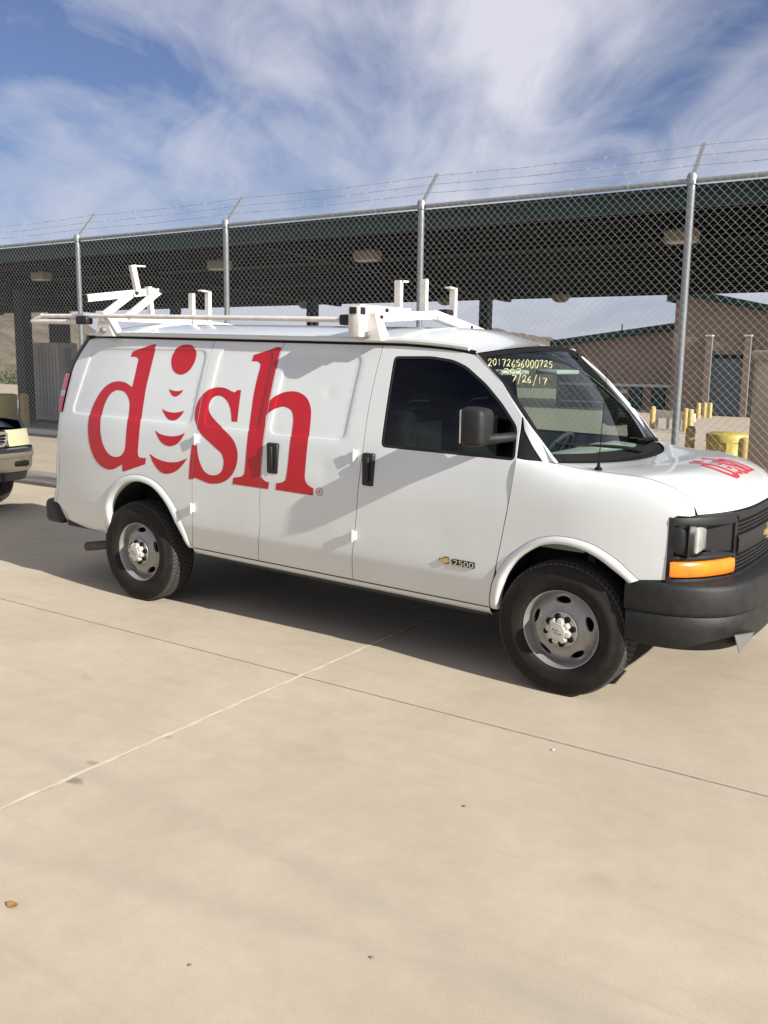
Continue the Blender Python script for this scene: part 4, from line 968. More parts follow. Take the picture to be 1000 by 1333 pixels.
# wheels
def make_wheel(cx, cy, s, parent, rim_m='rim_paint', cap=True, Rt=.387, name='wheel'):
    cz = Rt-.008; k = Rt/.387
    oy = cy; f = lambda r, o: (r*k, s*o)      # o: outboard distance from the outer rim plane
    # disc with five oval openings
    n = 72; ring = [Vector((.218*math.cos(2*math.pi*i/n), .218*math.sin(2*math.pi*i/n))) for i in range(n)]
    holes = []
    for q in range(5):
        a = math.pi/2+q*2*math.pi/5; er = Vector((math.cos(a), math.sin(a))); et = Vector((-er.y, er.x))
        holes.append([er*(.165+.019*math.sin(t)*(1 if math.sin(t) > 0 else .9))+et*(.043*math.cos(t)*(1-.18*math.sin(t))) for t in [2*math.pi*i/20 for i in range(20)]])
    dep = pchip([(0, -.004), (.095, -.004), (.105, -.012), (.118, -.022), (.145, -.020), (.172, -.034), (.192, -.052), (.203, -.040), (.211, -.010), (.218, -.002)])
    circ = [([Vector((r_*math.cos(2*math.pi*i/48), r_*math.sin(2*math.pi*i/48))) for i in range(48)], True) for r_ in (.095, .107, .120, .198, .208)]
    v, t = cdt(ring, holes, circ, .016)
    fn = lambda x, z: (cx+x*k, oy+s*dep(math.hypot(x, z)), cz+z*k)
    mb = panel(MB(), v, t, fn, lambda x, z: (cx+x*k*(1 if math.hypot(x, z) < .21 else 1.01), oy+s*(dep(math.hypot(x, z))-.022), cz+z*k*(1 if math.hypot(x, z) < .21 else 1.01)))
    mb.lathe([f(.218, -.002), f(.2245, .002), f(.226, -.004), f(.222, -.02), f(.205, -.05), f(.20, -.16)], (cx, oy, cz), 'y', 60)
    wh = mb.build(name, rim_m, parent, True, False, 45)
    MB().lathe([f(.0005, -.085), f(.19, -.085), f(.20, -.10)], (cx, oy, cz), 'y', 36).build('brake_drum', 'dark_gap', wh, True)
    B = .022  # sidewall proud of the rim
    prof = [(.222, -.010), (.232, .004), (.25, .014), (.285, B), (.315, B-.001), (.318, B-.004), (.345, B-.006), (.364, B-.014), (.376, B-.028), (.3795, B-.06), (.3795, -.19), (.376, -.205), (.355, -.222), (.31, -.23), (.26, -.225), (.222, -.20)]
    tm = MB().lathe([f(*q) for q in prof], (cx, oy, cz), 'y', 96)
    for p in tm.v:
        if p.z < .0: p.z = .0+(p.z)*.05
    tm.build('tyre', 'rubber', wh, True, False, 50)
    tb = MB(); nb = 74
    for row, (o0, o1, r0, r1) in enumerate(((B-.018, B-.054, .360, .3845), (B-.058, B-.098, .37, .386), (B-.102, B-.142, .37, .386), (B-.146, B-.188, .37, .386), (B-.192, B-.226, .362, .3845))):
        for i in range(nb):
            a = 2*math.pi*(i+.5*(row % 2))/nb; h = .43*2*math.pi/nb; sk = .012*(1 if row % 2 else -1)
            vs = []
            for r_ in (r0-.004, r1):
                for (da, oo) in ((-h, o0), (h, o0), (h, o1), (-h, o1)):
                    aa = a+da*.92+(sk if oo == o0 else -sk); rr_ = r_ if not (row in (0, 4) and abs(oo-(o0 if row == 0 else o1)) < 1e-6) else r_-.009
                    vs.append(Vector((cx+rr_*k*math.cos(aa), oy+s*oo, max(.0005, cz+rr_*k*math.sin(aa)))))
            tb.add(vs, [(0,1,2,3),(4,5,6,7),(0,1,5,4),(1,2,6,5),(2,3,7,6),(3,0,4,7)])
    tb.build('tread', 'tread_rubber', wh, False, False, props={'kind': 'stuff'})
    if cap:
        hb = MB().lathe([f(.104, -.012), f(.100, .002), f(.092, .004), f(.05, .004), f(.0005, .004)], (cx, oy, cz), 'y', 40); hb.build('hub_ring', 'rim_paint', wh, True)
        for q in range(8):
            a = 2*math.pi*q/8+.2; MB().lathe([f(.0005, .022), f(.015, .020), f(.0175, .010), f(.0185, .002)], (cx+.079*k*math.cos(a), oy, cz+.079*k*math.sin(a)), 'y', 10).build('lug_nut', 'dark_gap', wh, True)
        out_ = []
        for i in range(96):
            a = 2*math.pi*i/96; w_ = math.cos(8*(a-.2)); r_ = .0735-.016*max(0., w_)**1.5+.0015*max(0., -w_); out_.append((r_, a))
        cp = MB(); lay = [(.97, .012), (1.0, .030), (.93, .044), (.80, .048), (.74, .047), (.70, .051), (.35, .053)]
        for sc_, o_ in lay: cp.v += [Vector((cx+(r_*sc_ if sc_ > .75 else .066*sc_)*k*math.cos(a), oy+s*o_, cz+(r_*sc_ if sc_ > .75 else .066*sc_)*k*math.sin(a))) for r_, a in out_]
        for l_ in range(len(lay)-1):
            for i in range(96): cp.f.append((l_*96+i, l_*96+(i+1) % 96, (l_+1)*96+(i+1) % 96, (l_+1)*96+i))
        cp.f.append(tuple(range((len(lay)-1)*96, len(lay)*96))); cp.build('centre_cap', 'cap_plastic', wh, True, False, 40)
        em = MB(); bt = bowtie(.030, .011); n = len(bt); ca, sa = math.cos(.5), math.sin(.5)
        em.v = [Vector((cx+(p.x*ca+p.y*sa), oy+s*.0545, cz+(-p.x*sa+p.y*ca))) for p in bt]+[Vector((cx+(p.x*ca+p.y*sa)*.8, oy+s*.0549, cz+(-p.x*sa+p.y*ca)*.72)) for p in bt]
        em.f = [(i, (i+1) % n, n+(i+1) % n, n+i) for i in range(n)]; em.build('cap_emblem', 'steel_dark', wh)
    return wh
make_wheel(0, -.945, -1, van); make_wheel(-3.43, -.945, -1, van)
make_wheel(0, .945, 1, van); make_wheel(-3.43, .945, 1, van)

# ================================================================== chain-link fence
FY, FH, SP = 2.62, 3.42, 2.70
fence = thing('chain_link_fence', (-5.8, FY, 0), 'tall galvanised chain-link fence topped with three strands of barbed wire', 'fence')
post_x = [-.45-SP*k for k in range(-2, 7)]
pm = am_ = None
for x in post_x:
    if pm is None:
        po = MB().lathe([(.0005, FH+.03), (.02, FH+.028), (.032, FH+.012), (.032, -.04)], (x, FY, 0), 'z', 16).build('post', 'galvanised', fence, True); pm = po.data
        ar = MB().beam((x, FY+.01, FH+.0), (x, FY+.30, FH+.33), .022, .035, (1, 0, 0)).lathe([(.043, FH-.06), (.045, FH+.01), (.03, FH+.035), (.0005, FH+.04)], (x, FY, 0), 'z', 14).build('barb_arm', 'galvanised', fence, True); am_ = ar.data
        pz, az, ay = WLOC[po].z, WLOC[ar].z, WLOC[ar].y
    else:
        for me, nm, z, y in ((pm, 'post', pz, FY), (am_, 'barb_arm', az, ay)):
            o = bpy.data.objects.new(nm, me); col.objects.link(o); place(o, (x, y, z), fence)
xa, xb = post_x[-1], post_x[0]
MB().tube([(xa, FY, FH-.03), (xb, FY, FH-.03)], .0215, 10).build('top_rail', 'galvanised', fence, True)
tie = None
for x in post_x[:-1]:
    for q in (.2, .4, .6, .8):
        if tie is None:
            tie = MB().tube([(x-SP*q+.012*math.cos(a), FY+.030*math.cos(a*1.0)-.008, FH-.03+.028*math.sin(a)) for a in [2*math.pi*i/12 for i in range(13)]], .0026, 5, False).build('wire_tie', 'wire_metal', fence); tx = x-SP*q; tw = WLOC[tie].copy()
        else:
            o = bpy.data.objects.new('wire_tie', tie.data); col.objects.link(o); place(o, tw+Vector((x-SP*q-tx, 0, 0)), fence)
MB().tube([(xa, FY, .10), (xb, FY, .10)], .004, 6).build('tension_wire', 'wire_metal', fence, True)
# woven mesh, one piece of cloth per bay
def mesh_bay(x0, x1):
    mb = MB(); p = .0360; n = int(round((x1-x0)/p/2))*2; p = (x1-x0)/n; r = .00105; nz = int((FH+.02-.07)/p/2); z0 = .07
    for i in range(n):
        xm = x0+(i+.5)*p; pts = []
        for k in range(2*nz+1):
            sgn = 1 if (k+i) % 2 else -1
            pts.append(Vector((xm+sgn*(p/2+.0010), FY-.042+sgn*.0022-.009*math.sin(math.pi*(xm-x0)/(x1-x0))*math.sin(z0+k*p*1.9)+.004*math.sin(9*xm+2.2*k*p), z0+k*p)))
        b = len(mb.v)
        for q in pts: mb.v += [q+Vector((0, 0, -r*1.4)), q+Vector((0, -r, 0)), q+Vector((0, 0, r*1.4)), q+Vector((0, r, 0))]
        for k in range(len(pts)-1):
            for j in range(4): mb.f.append((b+4*k+j, b+4*k+(j+1) % 4, b+4*k+4+(j+1) % 4, b+4*k+4+j))
    return mb
bay = None
for i in range(len(post_x)-1):
    x1, x0 = post_x[i], post_x[i+1]
    if bay is None:
        bo = mesh_bay(x0, x1).build('mesh_panel', 'wire_metal', fence); bo['kind'] = 'stuff'; bay = bo.data; bl = WLOC[bo].copy(); bx = x0
    else:
        o = bpy.data.objects.new('mesh_panel', bay); col.objects.link(o); o['kind'] = 'stuff'; place(o, bl+Vector((x0-bx, 0, 0)), fence)
for k in range(3):
    t = (.36, .66, .97)[k]; y = FY+.01+.29*t; z = FH+.33*t; mb = MB(); L_ = xb-xa
    pts = []
    for i in range(len(post_x)-1):
        for q in range(8):
            f = q/8; pts.append((post_x[-1-i]+SP*f, y, z-.022*4*f*(1-f)*(.6+.4*random.random())))
    pts.append((xb, y, z)); mb.tube(pts, .0026, 5); nb = int(L_/.125)
    for i in range(nb):
        x = xa+(i+.5)*.125; f = ((x-xa)/SP) % 1; zz = z-.016*4*f*(1-f)
        for a in (random.uniform(0, 3.14), random.uniform(0, 3.14)):
            d = Vector((.35, math.cos(a), math.sin(a))).normalized()*.017; mb.beam(Vector((x, y, zz))-d, Vector((x, y, zz))+d, .0024, .0024)
    mb.build('barbed_wire', 'wire_metal', fence)

# ================================================================== canopy behind the fence
CY0, CY1 = 7.5, 17.6
def cz(y): return 3.97-.037*(y-CY0)         # underside
cx0, cx1 = -46, 4.35
canopy = thing('loading_canopy', (-16, 12.5, gz(12.5)), 'long dark green flat canopy roof on steel columns behind the fence', 'canopy')
dk = MB().add([(x, y, cz(y)+d) for x in (cx0, cx1) for y in (CY0, CY1) for d in (.10, .26)], [(0,1,3,2),(4,6,7,5),(0,4,5,1),(2,3,7,6),(0,2,6,4),(1,5,7,3)])
dk.build('roof_deck', 'dark_deck', canopy)
MB().box((cx0-.1, CY0-.06, cz(CY0)-.02), (cx1+.1, CY0, cz(CY0)+.235)).box((cx0-.1, CY0-.09, cz(CY0)+.235), (cx1+.1, CY0+.02, cz(CY0)+.27)).build('fascia', 'green_metal', canopy)
MB().box((cx0-.1, CY1, cz(CY1)-.05), (cx1+.1, CY1+.06, cz(CY1)+.28)).build('fascia', 'green_metal', canopy)
pur = None
for i in range(26):
    y = CY0+.22+i*.39; z = cz(y)
    if pur is None:
        o = MB().box((cx0, y-.03, z), (cx1, y+.03, z+.105)).box((cx0, y-.055, z-.006), (cx1, y+.02, z)).build('purlin', 'dark_deck', canopy); pur = o.data; y0_ = y; w0 = WLOC[o].copy()
    else:
        o = bpy.data.objects.new('purlin', pur); col.objects.link(o); place(o, w0+Vector((0, y-y0_, -.037*(y-y0_))), canopy)
for y, r_ in ((10.1, .016), (13.3, .014)):
    MB().tube([(cx0, y, cz(y)-.03), (cx1, y, cz(y)-.03)], r_, 6).build('conduit', 'steel_dark', canopy)
colm = None
col_x = [on_y(px, 420, 16.2).x for px in (632, 407)]; dxc = col_x[0]-col_x[1]
gird = None
for k in range(0, 6):
    x = col_x[0]-dxc*k
    for y in (16.2,):
        c_ = MB().box((x-.13, y-.13, gz(y)-.05), (x+.13, y+.13, cz(y)+.02)).box((x-.17, y-.17, gz(y)), (x+.17, y+.17, gz(y)+.35))
        c_.build('column', 'green_metal', canopy)
    g_ = MB().box((x-.09, CY0+.1, cz(CY0+.1)-.02), (x+.09, CY0+.3, cz(CY0)+.05))
    g_.add([(x+d, y, cz(y)+e) for y in (CY0+.05, CY1-.05) for d in (-.08, .08) for e in (-.13, .10)], [(0,1,3,2),(4,6,7,5),(0,4,5,1),(2,3,7,6),(0,2,6,4),(1,5,7,3)])
    g_.build('girder', 'dark_deck', canopy)
for px, y in ((33, 12.0), (75, 17.2)):
    x = on_y(px, 480, y).x; MB().box((x-.21, y-.16, gz(y)-.05), (x+.21, y+.16, cz(y)+.02)).build('column', 'green_metal', canopy)
for i, (pa, pb, py) in enumerate(((40, 68, 357), (275, 297, 340), (462, 495, 325), (873, 905, 290))):
    a = on_y(pa, py, 9.0); b = on_y(pb, py, 9.0); x = (a.x+b.x)/2; z1 = cz(9.0)-.0; w_ = .24
    t = thing('canopy_lamp', (x, 9.0, z1-.22), 'beige box lamp hanging under the front of the canopy', 'lamp', 'box lamps under the canopy')
    MB().rbox((x-w_, 8.86, z1-.20), (x+w_, 9.14, z1-.03), .02).build('housing', 'lamp_beige', t, True)
    MB().rbox((x-w_+.03, 8.885, z1-.225), (x+w_-.03, 9.115, z1-.195), .01).build('lens', 'container_white', t, True)
    MB().box((x-.04, 8.97, z1-.04), (x+.04, 9.03, z1+.02)).build('bracket', 'lamp_beige', t)
for px, py in ((580, 397), (730, 388), (398, 404)):
    y = 16.9; x = on_y(px, py, y).x; z1 = cz(y)
    t = thing('dome_lamp', (x, y, z1-.26), 'round pale dome lamp under the rear edge of the canopy', 'lamp', 'dome lamps under the canopy')
    MB().lathe([(.0005, -.25), (.12, -.235), (.20, -.18), (.235, -.10), (.22, -.05), (.05, -.02), (.05, .03)], (x, y, z1), 'z', 20).build('shade', 'lamp_beige', t, True)

# ================================================================== yard beyond the fence
def bollard(x, y, h, r, label, group='yellow bollards in the yard'):
    z = gz(y)-.01
    b = MB().lathe([(r, -.02), (r, h-r*.7), (r*.85, h-r*.25), (r*.5, h-.02*r), (.0005, h)], (x, y, z), 'z', 18).build('bollard', 'bollard_yellow', None, True)
    tag(b, label, 'bollard', group)
p = at_dist(898, 580, 17.3); bollard(p.x, p.y, 1.0, .085, 'dull yellow bollard standing before the yellow drum, on its shaded side')
p = at_dist(969, 590, 14.8); bollard(p.x, p.y, .95, .095, 'bright yellow bollard between the yellow drum and the tan container')
for i, (px, d, lb) in enumerate(((850, 40, 'yellow bollard at the far end of the white guard rail'), (893, 38, 'paired yellow bollard before the building, wider of the two'), (899.5, 36.5, 'paired yellow bollard before the building, in front of its twin'), (909, 58, 'slim yellow bollard beside the roller door pillar'), (917, 60, 'slim yellow bollard at the foot of the roller door pillar'), (924, 60, 'slim yellow bollard touching the roller door edge'))):
    p = at_dist(px, 540, d); bollard(p.x, p.y, .95, .11 if d < 50 else .13, lb)
p = at_dist(32, 530, 28.5); bollard(p.x, p.y, 1.0, .12, 'yellow bollard at the foot of the green column behind the parked car')
def drum(px, py, d, r, h, label):
    p = at_dist(px, py, d); z = gz(p.y)-.005
    t = thing('spill_drum', (p.x, p.y, z), label, 'drum')
    MB().lathe([(.0005, 0), (r*.90, 0), (r*.93, .02), (r*.95, h*.52), (r*.98, h*.55), (r*.98, h*.60), (r*.955, h*.62), (r*.97, h*.84)], (p.x, p.y, z), 'z', 32).build('body', 'drum_yellow', t, True, False, 30)
    MB().lathe([(r*.98, h*.82), (r*1.02, h*.83), (r*1.03, h*.94), (r*1.0, h*.97), (r*.80, h), (.0005, h)], (p.x, p.y, z), 'z', 32).build('lid', 'drum_yellow', t, True, False, 30)
    for a in range(5):
        an = a*2*math.pi/5-1.2; c = Vector((p.x+r*.955*math.cos(an), p.y+r*.955*math.sin(an), z)); tg = Vector((-math.sin(an), math.cos(an), 0))*.05; rd_ = Vector((math.cos(an), math.sin(an), 0))*.02
        MB().add([c+tg*s1+rd_*s2+Vector((0, 0, h*q)) for q in (.60, .83) for s1, s2 in ((-1, -1), (1, -1), (1, 1), (-1, 1))], [(3,2,1,0),(4,5,6,7),(0,1,5,4),(1,2,6,5),(2,3,7,6),(3,0,4,7)]).build('rib', 'drum_yellow', t)
drum(945, 590, 17.0, .345, .92, 'big yellow plastic spill drum with screw lid beside two bollards')
drum(3, 525, 29, .42, .95, 'yellow drum in the shade beside the green column')
# tan container at the right edge of view
def container(name, x0, x1, y0, y1, h, m_, label, rot=0., door=False):
    z = gz((y0+y1)/2)-.01; t = thing(name, ((x0+x1)/2, (y0+y1)/2, z), label, 'container')
    MB().rbox((x0, y0, z+.12), (x1, y1, z+h), .04, 2).build('shell', m_, t, True)
    MB().box((x0+.06, y0+.06, z), (x1-.06, y1-.06, z+.13)).build('skid', 'steel_dark', t)
    return t, z
a = at_dist(976, 540, 13.3); zt_ = at_dist(976, 456, 13.3).z; z = gz(a.y)-.01; w_, d_ = 1.9, .92
t = thing('storage_box', (a.x+w_/2, a.y+d_/2, z), 'tall tan storage box on skids beside the yellow bollard', 'container')
MB().rbox((a.x, a.y, z+.42), (a.x+w_, a.y+d_, zt_-.05), .06, 3).build('shell', 'container_tan', t, True)
MB().rbox((a.x-.03, a.y-.03, zt_-.12), (a.x+w_+.03, a.y+d_+.03, zt_), .03).build('lid', 'container_tan', t, True)
for k in range(2): MB().box((a.x+.62+k*.62, a.y-.025, z+.5), (a.x+.67+k*.62, a.y+.01, zt_-.13)).build('rib', 'container_tan', t)
for k in range(3): MB().box((a.x+.12+k*.74, a.y+.08, z), (a.x+.30+k*.74, a.y+d_-.08, z+.43)).build('skid', 'steel_dark', t)
a = at_dist(43, 500, 31.5); cx_r = on_y(77, 500, a.y).x; cy_b = on_x(103, 500, cx_r).y; cw_ = cx_r-a.x
t, z = container('shipping_container', a.x, cx_r, a.y, cy_b, 2.55, 'container_white', 'dirty white storage container standing under the canopy')
for k in range(8): MB().box((a.x+.1+k*cw_/8, a.y-.03, z+.25), (a.x+.22+k*cw_/8, a.y+.01, z+2.45)).build('rib', 'container_white', t)
for k in range(2): MB().box((cx_r+.001, a.y+.5, z+1.95-k*.24), (cx_r+.008, a.y+.5+(cy_b-a.y)*.6-.2*k, z+2.05-k*.24)).build('lettering', 'red_print', t)
for k in range(3): MB().tube([(cx_r+.02, a.y+.3+k*(cy_b-a.y-.6)/2, z+.2), (cx_r+.02, a.y+.3+k*(cy_b-a.y-.6)/2, z+2.4)], .025, 8).build('locking_bar', 'galvanised', t, True)
# black covered bundle left of the tan container
p = at_dist(955, 556, 24); z = gz(p.y)-.01; bm = bmesh.new(); bmesh.ops.create_icosphere(bm, subdivisions=3, radius=1)
for v in bm.verts:
    n_ = .12*math.sin(5*v.co.x+2)+.10*math.sin(7*v.co.y+4*v.co.z); v.co *= 1+n_
    v.co = Vector((v.co.x*.62, v.co.y*.45, max(-.02, v.co.z*.40*(1+.5*(v.co.x > .1)))))
bm.verts.index_update(); tag(MB().add([v.co+Vector((p.x+.15, p.y, z+.02)) for v in bm.verts], [[v.index for v in f.verts] for f in bm.faces]).build('tarp_bundle', 'dark_gap', None, True), 'lumpy black tarpaulin bundle lying left of the tan container', 'bundle'); bm.free()
# white guard rail
a = at_dist(852, 527, 41); b = at_dist(906, 527, 38.5); z = gz(a.y)
t = thing('guard_rail', ((a.x+b.x)/2, (a.y+b.y)/2, z), 'low white guard rail between yellow bollards in front of the building', 'guard rail')
MB().beam((a.x, a.y, z+.62), (b.x, b.y, z+.62), .08, .32).build('rail', 'band_white', t)
for k in range(4):
    q = a.lerp(b, .08+.28*k); MB().box((q.x-.06, q.y+.05, z-.05), (q.x+.06, q.y+.17, z+.70)).build('post', 'galvanised', t)

# buildings far behind, walls facing the lot
GZ = gz(70)
def wall_pt(px, py, Y): return on_y(px, py, Y)
BY = 66.0
def prism(poly, y0, y1):   # poly in (x,z)
    n = len(poly); mb = MB(); mb.v = [Vector((q[0], y0, q[1])) for q in poly]+[Vector((q[0], y1, q[1])) for q in poly]
    mb.f = [tuple(range(n)), tuple(range(2*n-1, n-1, -1))]+[(i, (i+1) % n, n+(i+1) % n, n+i) for i in range(n)]; return mb
def xz(px, py, Y=BY): q = on_y(px, py, Y); return (q.x, q.z)
lowb = thing('block_building', (xz(800, 530)[0], BY+8, GZ), 'low brown block building with sloping green eave and green doors', 'building')
l0 = xz(727, 447); l1 = xz(884, 425)
prism([(l0[0], GZ-.3), (l1[0]+.5, GZ-.3), (l1[0]+.5, l1[1]+.05), l0], BY, BY+16).build('wall', 'block_wall', lowb)
ev = prism([(l0[0]-.5, l0[1]-.32), (l1[0]+.1, l1[1]-.28), (l1[0]+.1, l1[1]+.30), (l0[0]-.5, l0[1]+.22)], BY-.55, BY+16.3); ev.build('roof', 'green_metal', lowb)
zb_ = xz(800, 501)[1]; MB().box((l0[0]+.3, BY-.10, zb_-.10), (l1[0]+.2, BY+.02, zb_+.12)).build('band_course', 'band_white', lowb)
zc_ = xz(800, 524)[1]; MB().box((l0[0]+.3, BY-.05, zc_-.06), (xz(818, 524)[0], BY+.02, zc_+.06)).build('band_course', 'band_white', lowb)
for pa, pb, pt in ((820, 835, 503), (849, 865, 503)):
    x0 = xz(pa, 520)[0]; x1 = xz(pb, 520)[0]; zt = xz(pa, pt)[1]
    d = MB().box((x0, BY-.08, GZ), (x1, BY+.01, zt)).build('door', 'door_green', lowb); MB().box((x0-.08, BY-.05, GZ), (x0, BY+.005, zt+.1)).box((x1, BY-.05, GZ), (x1+.08, BY+.005, zt+.1)).build('door_frame', 'green_metal', d)
    MB().box((x1-.22, BY-.14, GZ+1.0), (x1-.14, BY-.07, GZ+1.15)).build('handle', 'galvanised', d)
a = xz(808, 507); b = xz(816, 512); MB().box((a[0], BY-.04, b[1]), (b[0], BY+.01, a[1])).build('wall_sign', 'container_white', lowb)
MB().tube([(xz(798, 445)[0], BY+2, l0[1]), (xz(798, 445)[0], BY+2, xz(798, 421)[1])], .06, 6).build('vent_pipe', 'steel_dark', lowb)
BT = 58.0
tall = thing('warehouse', (xz(960, 530, BT)[0], BT+10, gz(BT)), 'tall brown block warehouse with green gable trim and grey roller door', 'building')
t0 = xz(881, 384, BT); tp = xz(897, 379, BT); t1 = xz(1085, 418, BT); gb = gz(BT)-.3
prism([(t0[0], gb), (t1[0], gb), (t1[0], t1[1]-.2), (tp[0], tp[1]-.2), (t0[0], t0[1]-.2)], BT, BT+18).build('wall', 'block_wall_dark', tall)
prism([(t0[0]-.5, t0[1]-.45), (tp[0], tp[1]-.35), (t1[0]+.5, t1[1]-.4), (t1[0]+.5, t1[1]+.1), (tp[0], tp[1]+.15), (t0[0]-.5, t0[1]+.05)], BT-.5, BT+18.3).build('roof', 'green_metal', tall)
for pa, pb in ((924, 966), (1015, 1058)):
    x0 = xz(pa, 500, BT)[0]; x1 = xz(pb, 500, BT)[0]; zt = xz(pa, 467, BT)[1]; dr = MB().box((x0, BT-.03, gb), (x1, BT+.01, zt)).build('roller_door', 'rollup_grey', tall)
    ns = 14
    for k in range(ns): MB().box((x0+.03, BT-.055, gb+.3+(zt-gb-.3)*k/ns+.02), (x1-.03, BT-.028, gb+.3+(zt-gb-.3)*(k+1)/ns-.02)).build('slat', 'rollup_grey', dr)
    MB().box((x0-.1, BT-.10, zt), (x1+.1, BT+.01, zt+.28)).build('lintel', 'green_metal', dr)
for pa in (921, 971, 1012, 1062):
    x = xz(pa, 500, BT)[0]; zt = xz(pa, 438, BT)[1]
    MB().box((x-.18, BT-.45, gb), (x+.18, BT+.01, zt)).build('pier', 'block_wall_dark', tall)
    MB().box((x-.24, BT-.5, zt), (x+.24, BT+.01, zt+.10)).build('pier_cap', 'band_white', tall); MB().tube([(x+.22, BT-.40, gb), (x+.22, BT-.40, zt)], .05, 6).build('downpipe', 'galvanised', tall)
# hills
def hill(name, px0, px1, dist, tops, depth, seed):
    rnd = random.Random(seed); n = 60; mb = MB(); rows = 14; az0 = math.atan2(ray(px0, 450).x, ray(px0, 450).y); az1 = math.atan2(ray(px1, 450).x, ray(px1, 450).y)
    tf_ = pchip(tops)
    ph = [rnd.uniform(0, 6) for _ in range(6)]
    for j in range(rows+1):
        g_ = j/rows; d = dist+depth*(g_-.5); env = math.sin(math.pi*min(1, g_*1.0))**.8
        for i in range(n+1):
            f = i/n; az = az0+(az1-az0)*f; px = px0+(px1-px0)*f
            top = tf_(px); zz = CAM.z+d*(top)   # top: slope above the camera
            x = CAM.x+d*math.sin(az); y = CAM.y+d*math.cos(az)
            nz_ = sum(math.sin(ph[q]+(3+4*q)*f*6+(2+q)*g_*5)/(2+q) for q in range(5))*.6
            mb.v.append(Vector((x, y, GZ-.5+max(0, (zz-GZ))*env+nz_*env*.8)))
    for j in range(rows):
        for i in range(n): a_ = j*(n+1)+i; mb.f.append((a_, a_+1, a_+n+2, a_+n+1))
    return structure(mb.build(name, 'hill_soil', None, True, False, 60))
hill('hill', -420, 150, 190, [(-420, .085), (-200, .075), (0, .056), (80, .048), (120, .03), (150, .012)], 90, 3)
hill('hill', 560, 800, 170, [(560, .004), (600, .020), (640, .037), (680, .034), (720, .026), (760, .015), (800, .004)], 70, 5)
hill('hill', 1080, 1700, 220, [(1080, .004), (1200, .04), (1400, .06), (1700, .03)], 90, 8)
# a loose belt of desert brush on the left slope
for k in range(14):
    px = -30+k*11+random.uniform(-4, 4); d = 118+random.uniform(-6, 10); c = at_dist(px, 455, d); bm_ = MB(); h = random.uniform(1.6, 2.8)
    t = thing('desert_shrub', (c.x, c.y, GZ-.2), 'grey green desert shrub at the foot of the brown slope', 'shrub', 'shrubs at the foot of the slope')
    for q in range(220):
        a = random.uniform(0, 6.28); rr_ = random.random()**.5*h*.6; zz = GZ+.1+random.random()*h*(1-.5*(rr_/(h*.6))**2); o = Vector((c.x+rr_*math.cos(a), c.y+rr_*math.sin(a), zz))
        d1_ = Vector((random.gauss(0, 1), random.gauss(0, 1), random.gauss(0, 1))).normalized()*.16; d2_ = d1_.orthogonal().normalized()*.12
        bm_.add([o-d1_, o+d2_, o+d1_, o-d2_], [(0, 1, 2, 3)])
    bm_.build('crown', 'brush_green', t); MB().tube([(c.x, c.y, GZ-.3), (c.x+.1, c.y, GZ+h*.5)], [.10, .04], 6).build('trunk', 'trunk_bark', t, True)

# ================================================================== parked car behind the van
SX, SY = -8.62, .38        # front axle, centre line
suv = thing('parked_car', (SX-1.4, SY, 0), 'dark navy sport utility car with champagne bumper parked behind the van', 'car')
HW = .955
def sp(x, y, z): return (SX+x, SY+y, z)
sw_ = pchip([(.42, .90), (.55, .94), (.80, HW), (1.02, .93), (1.10, .88)])
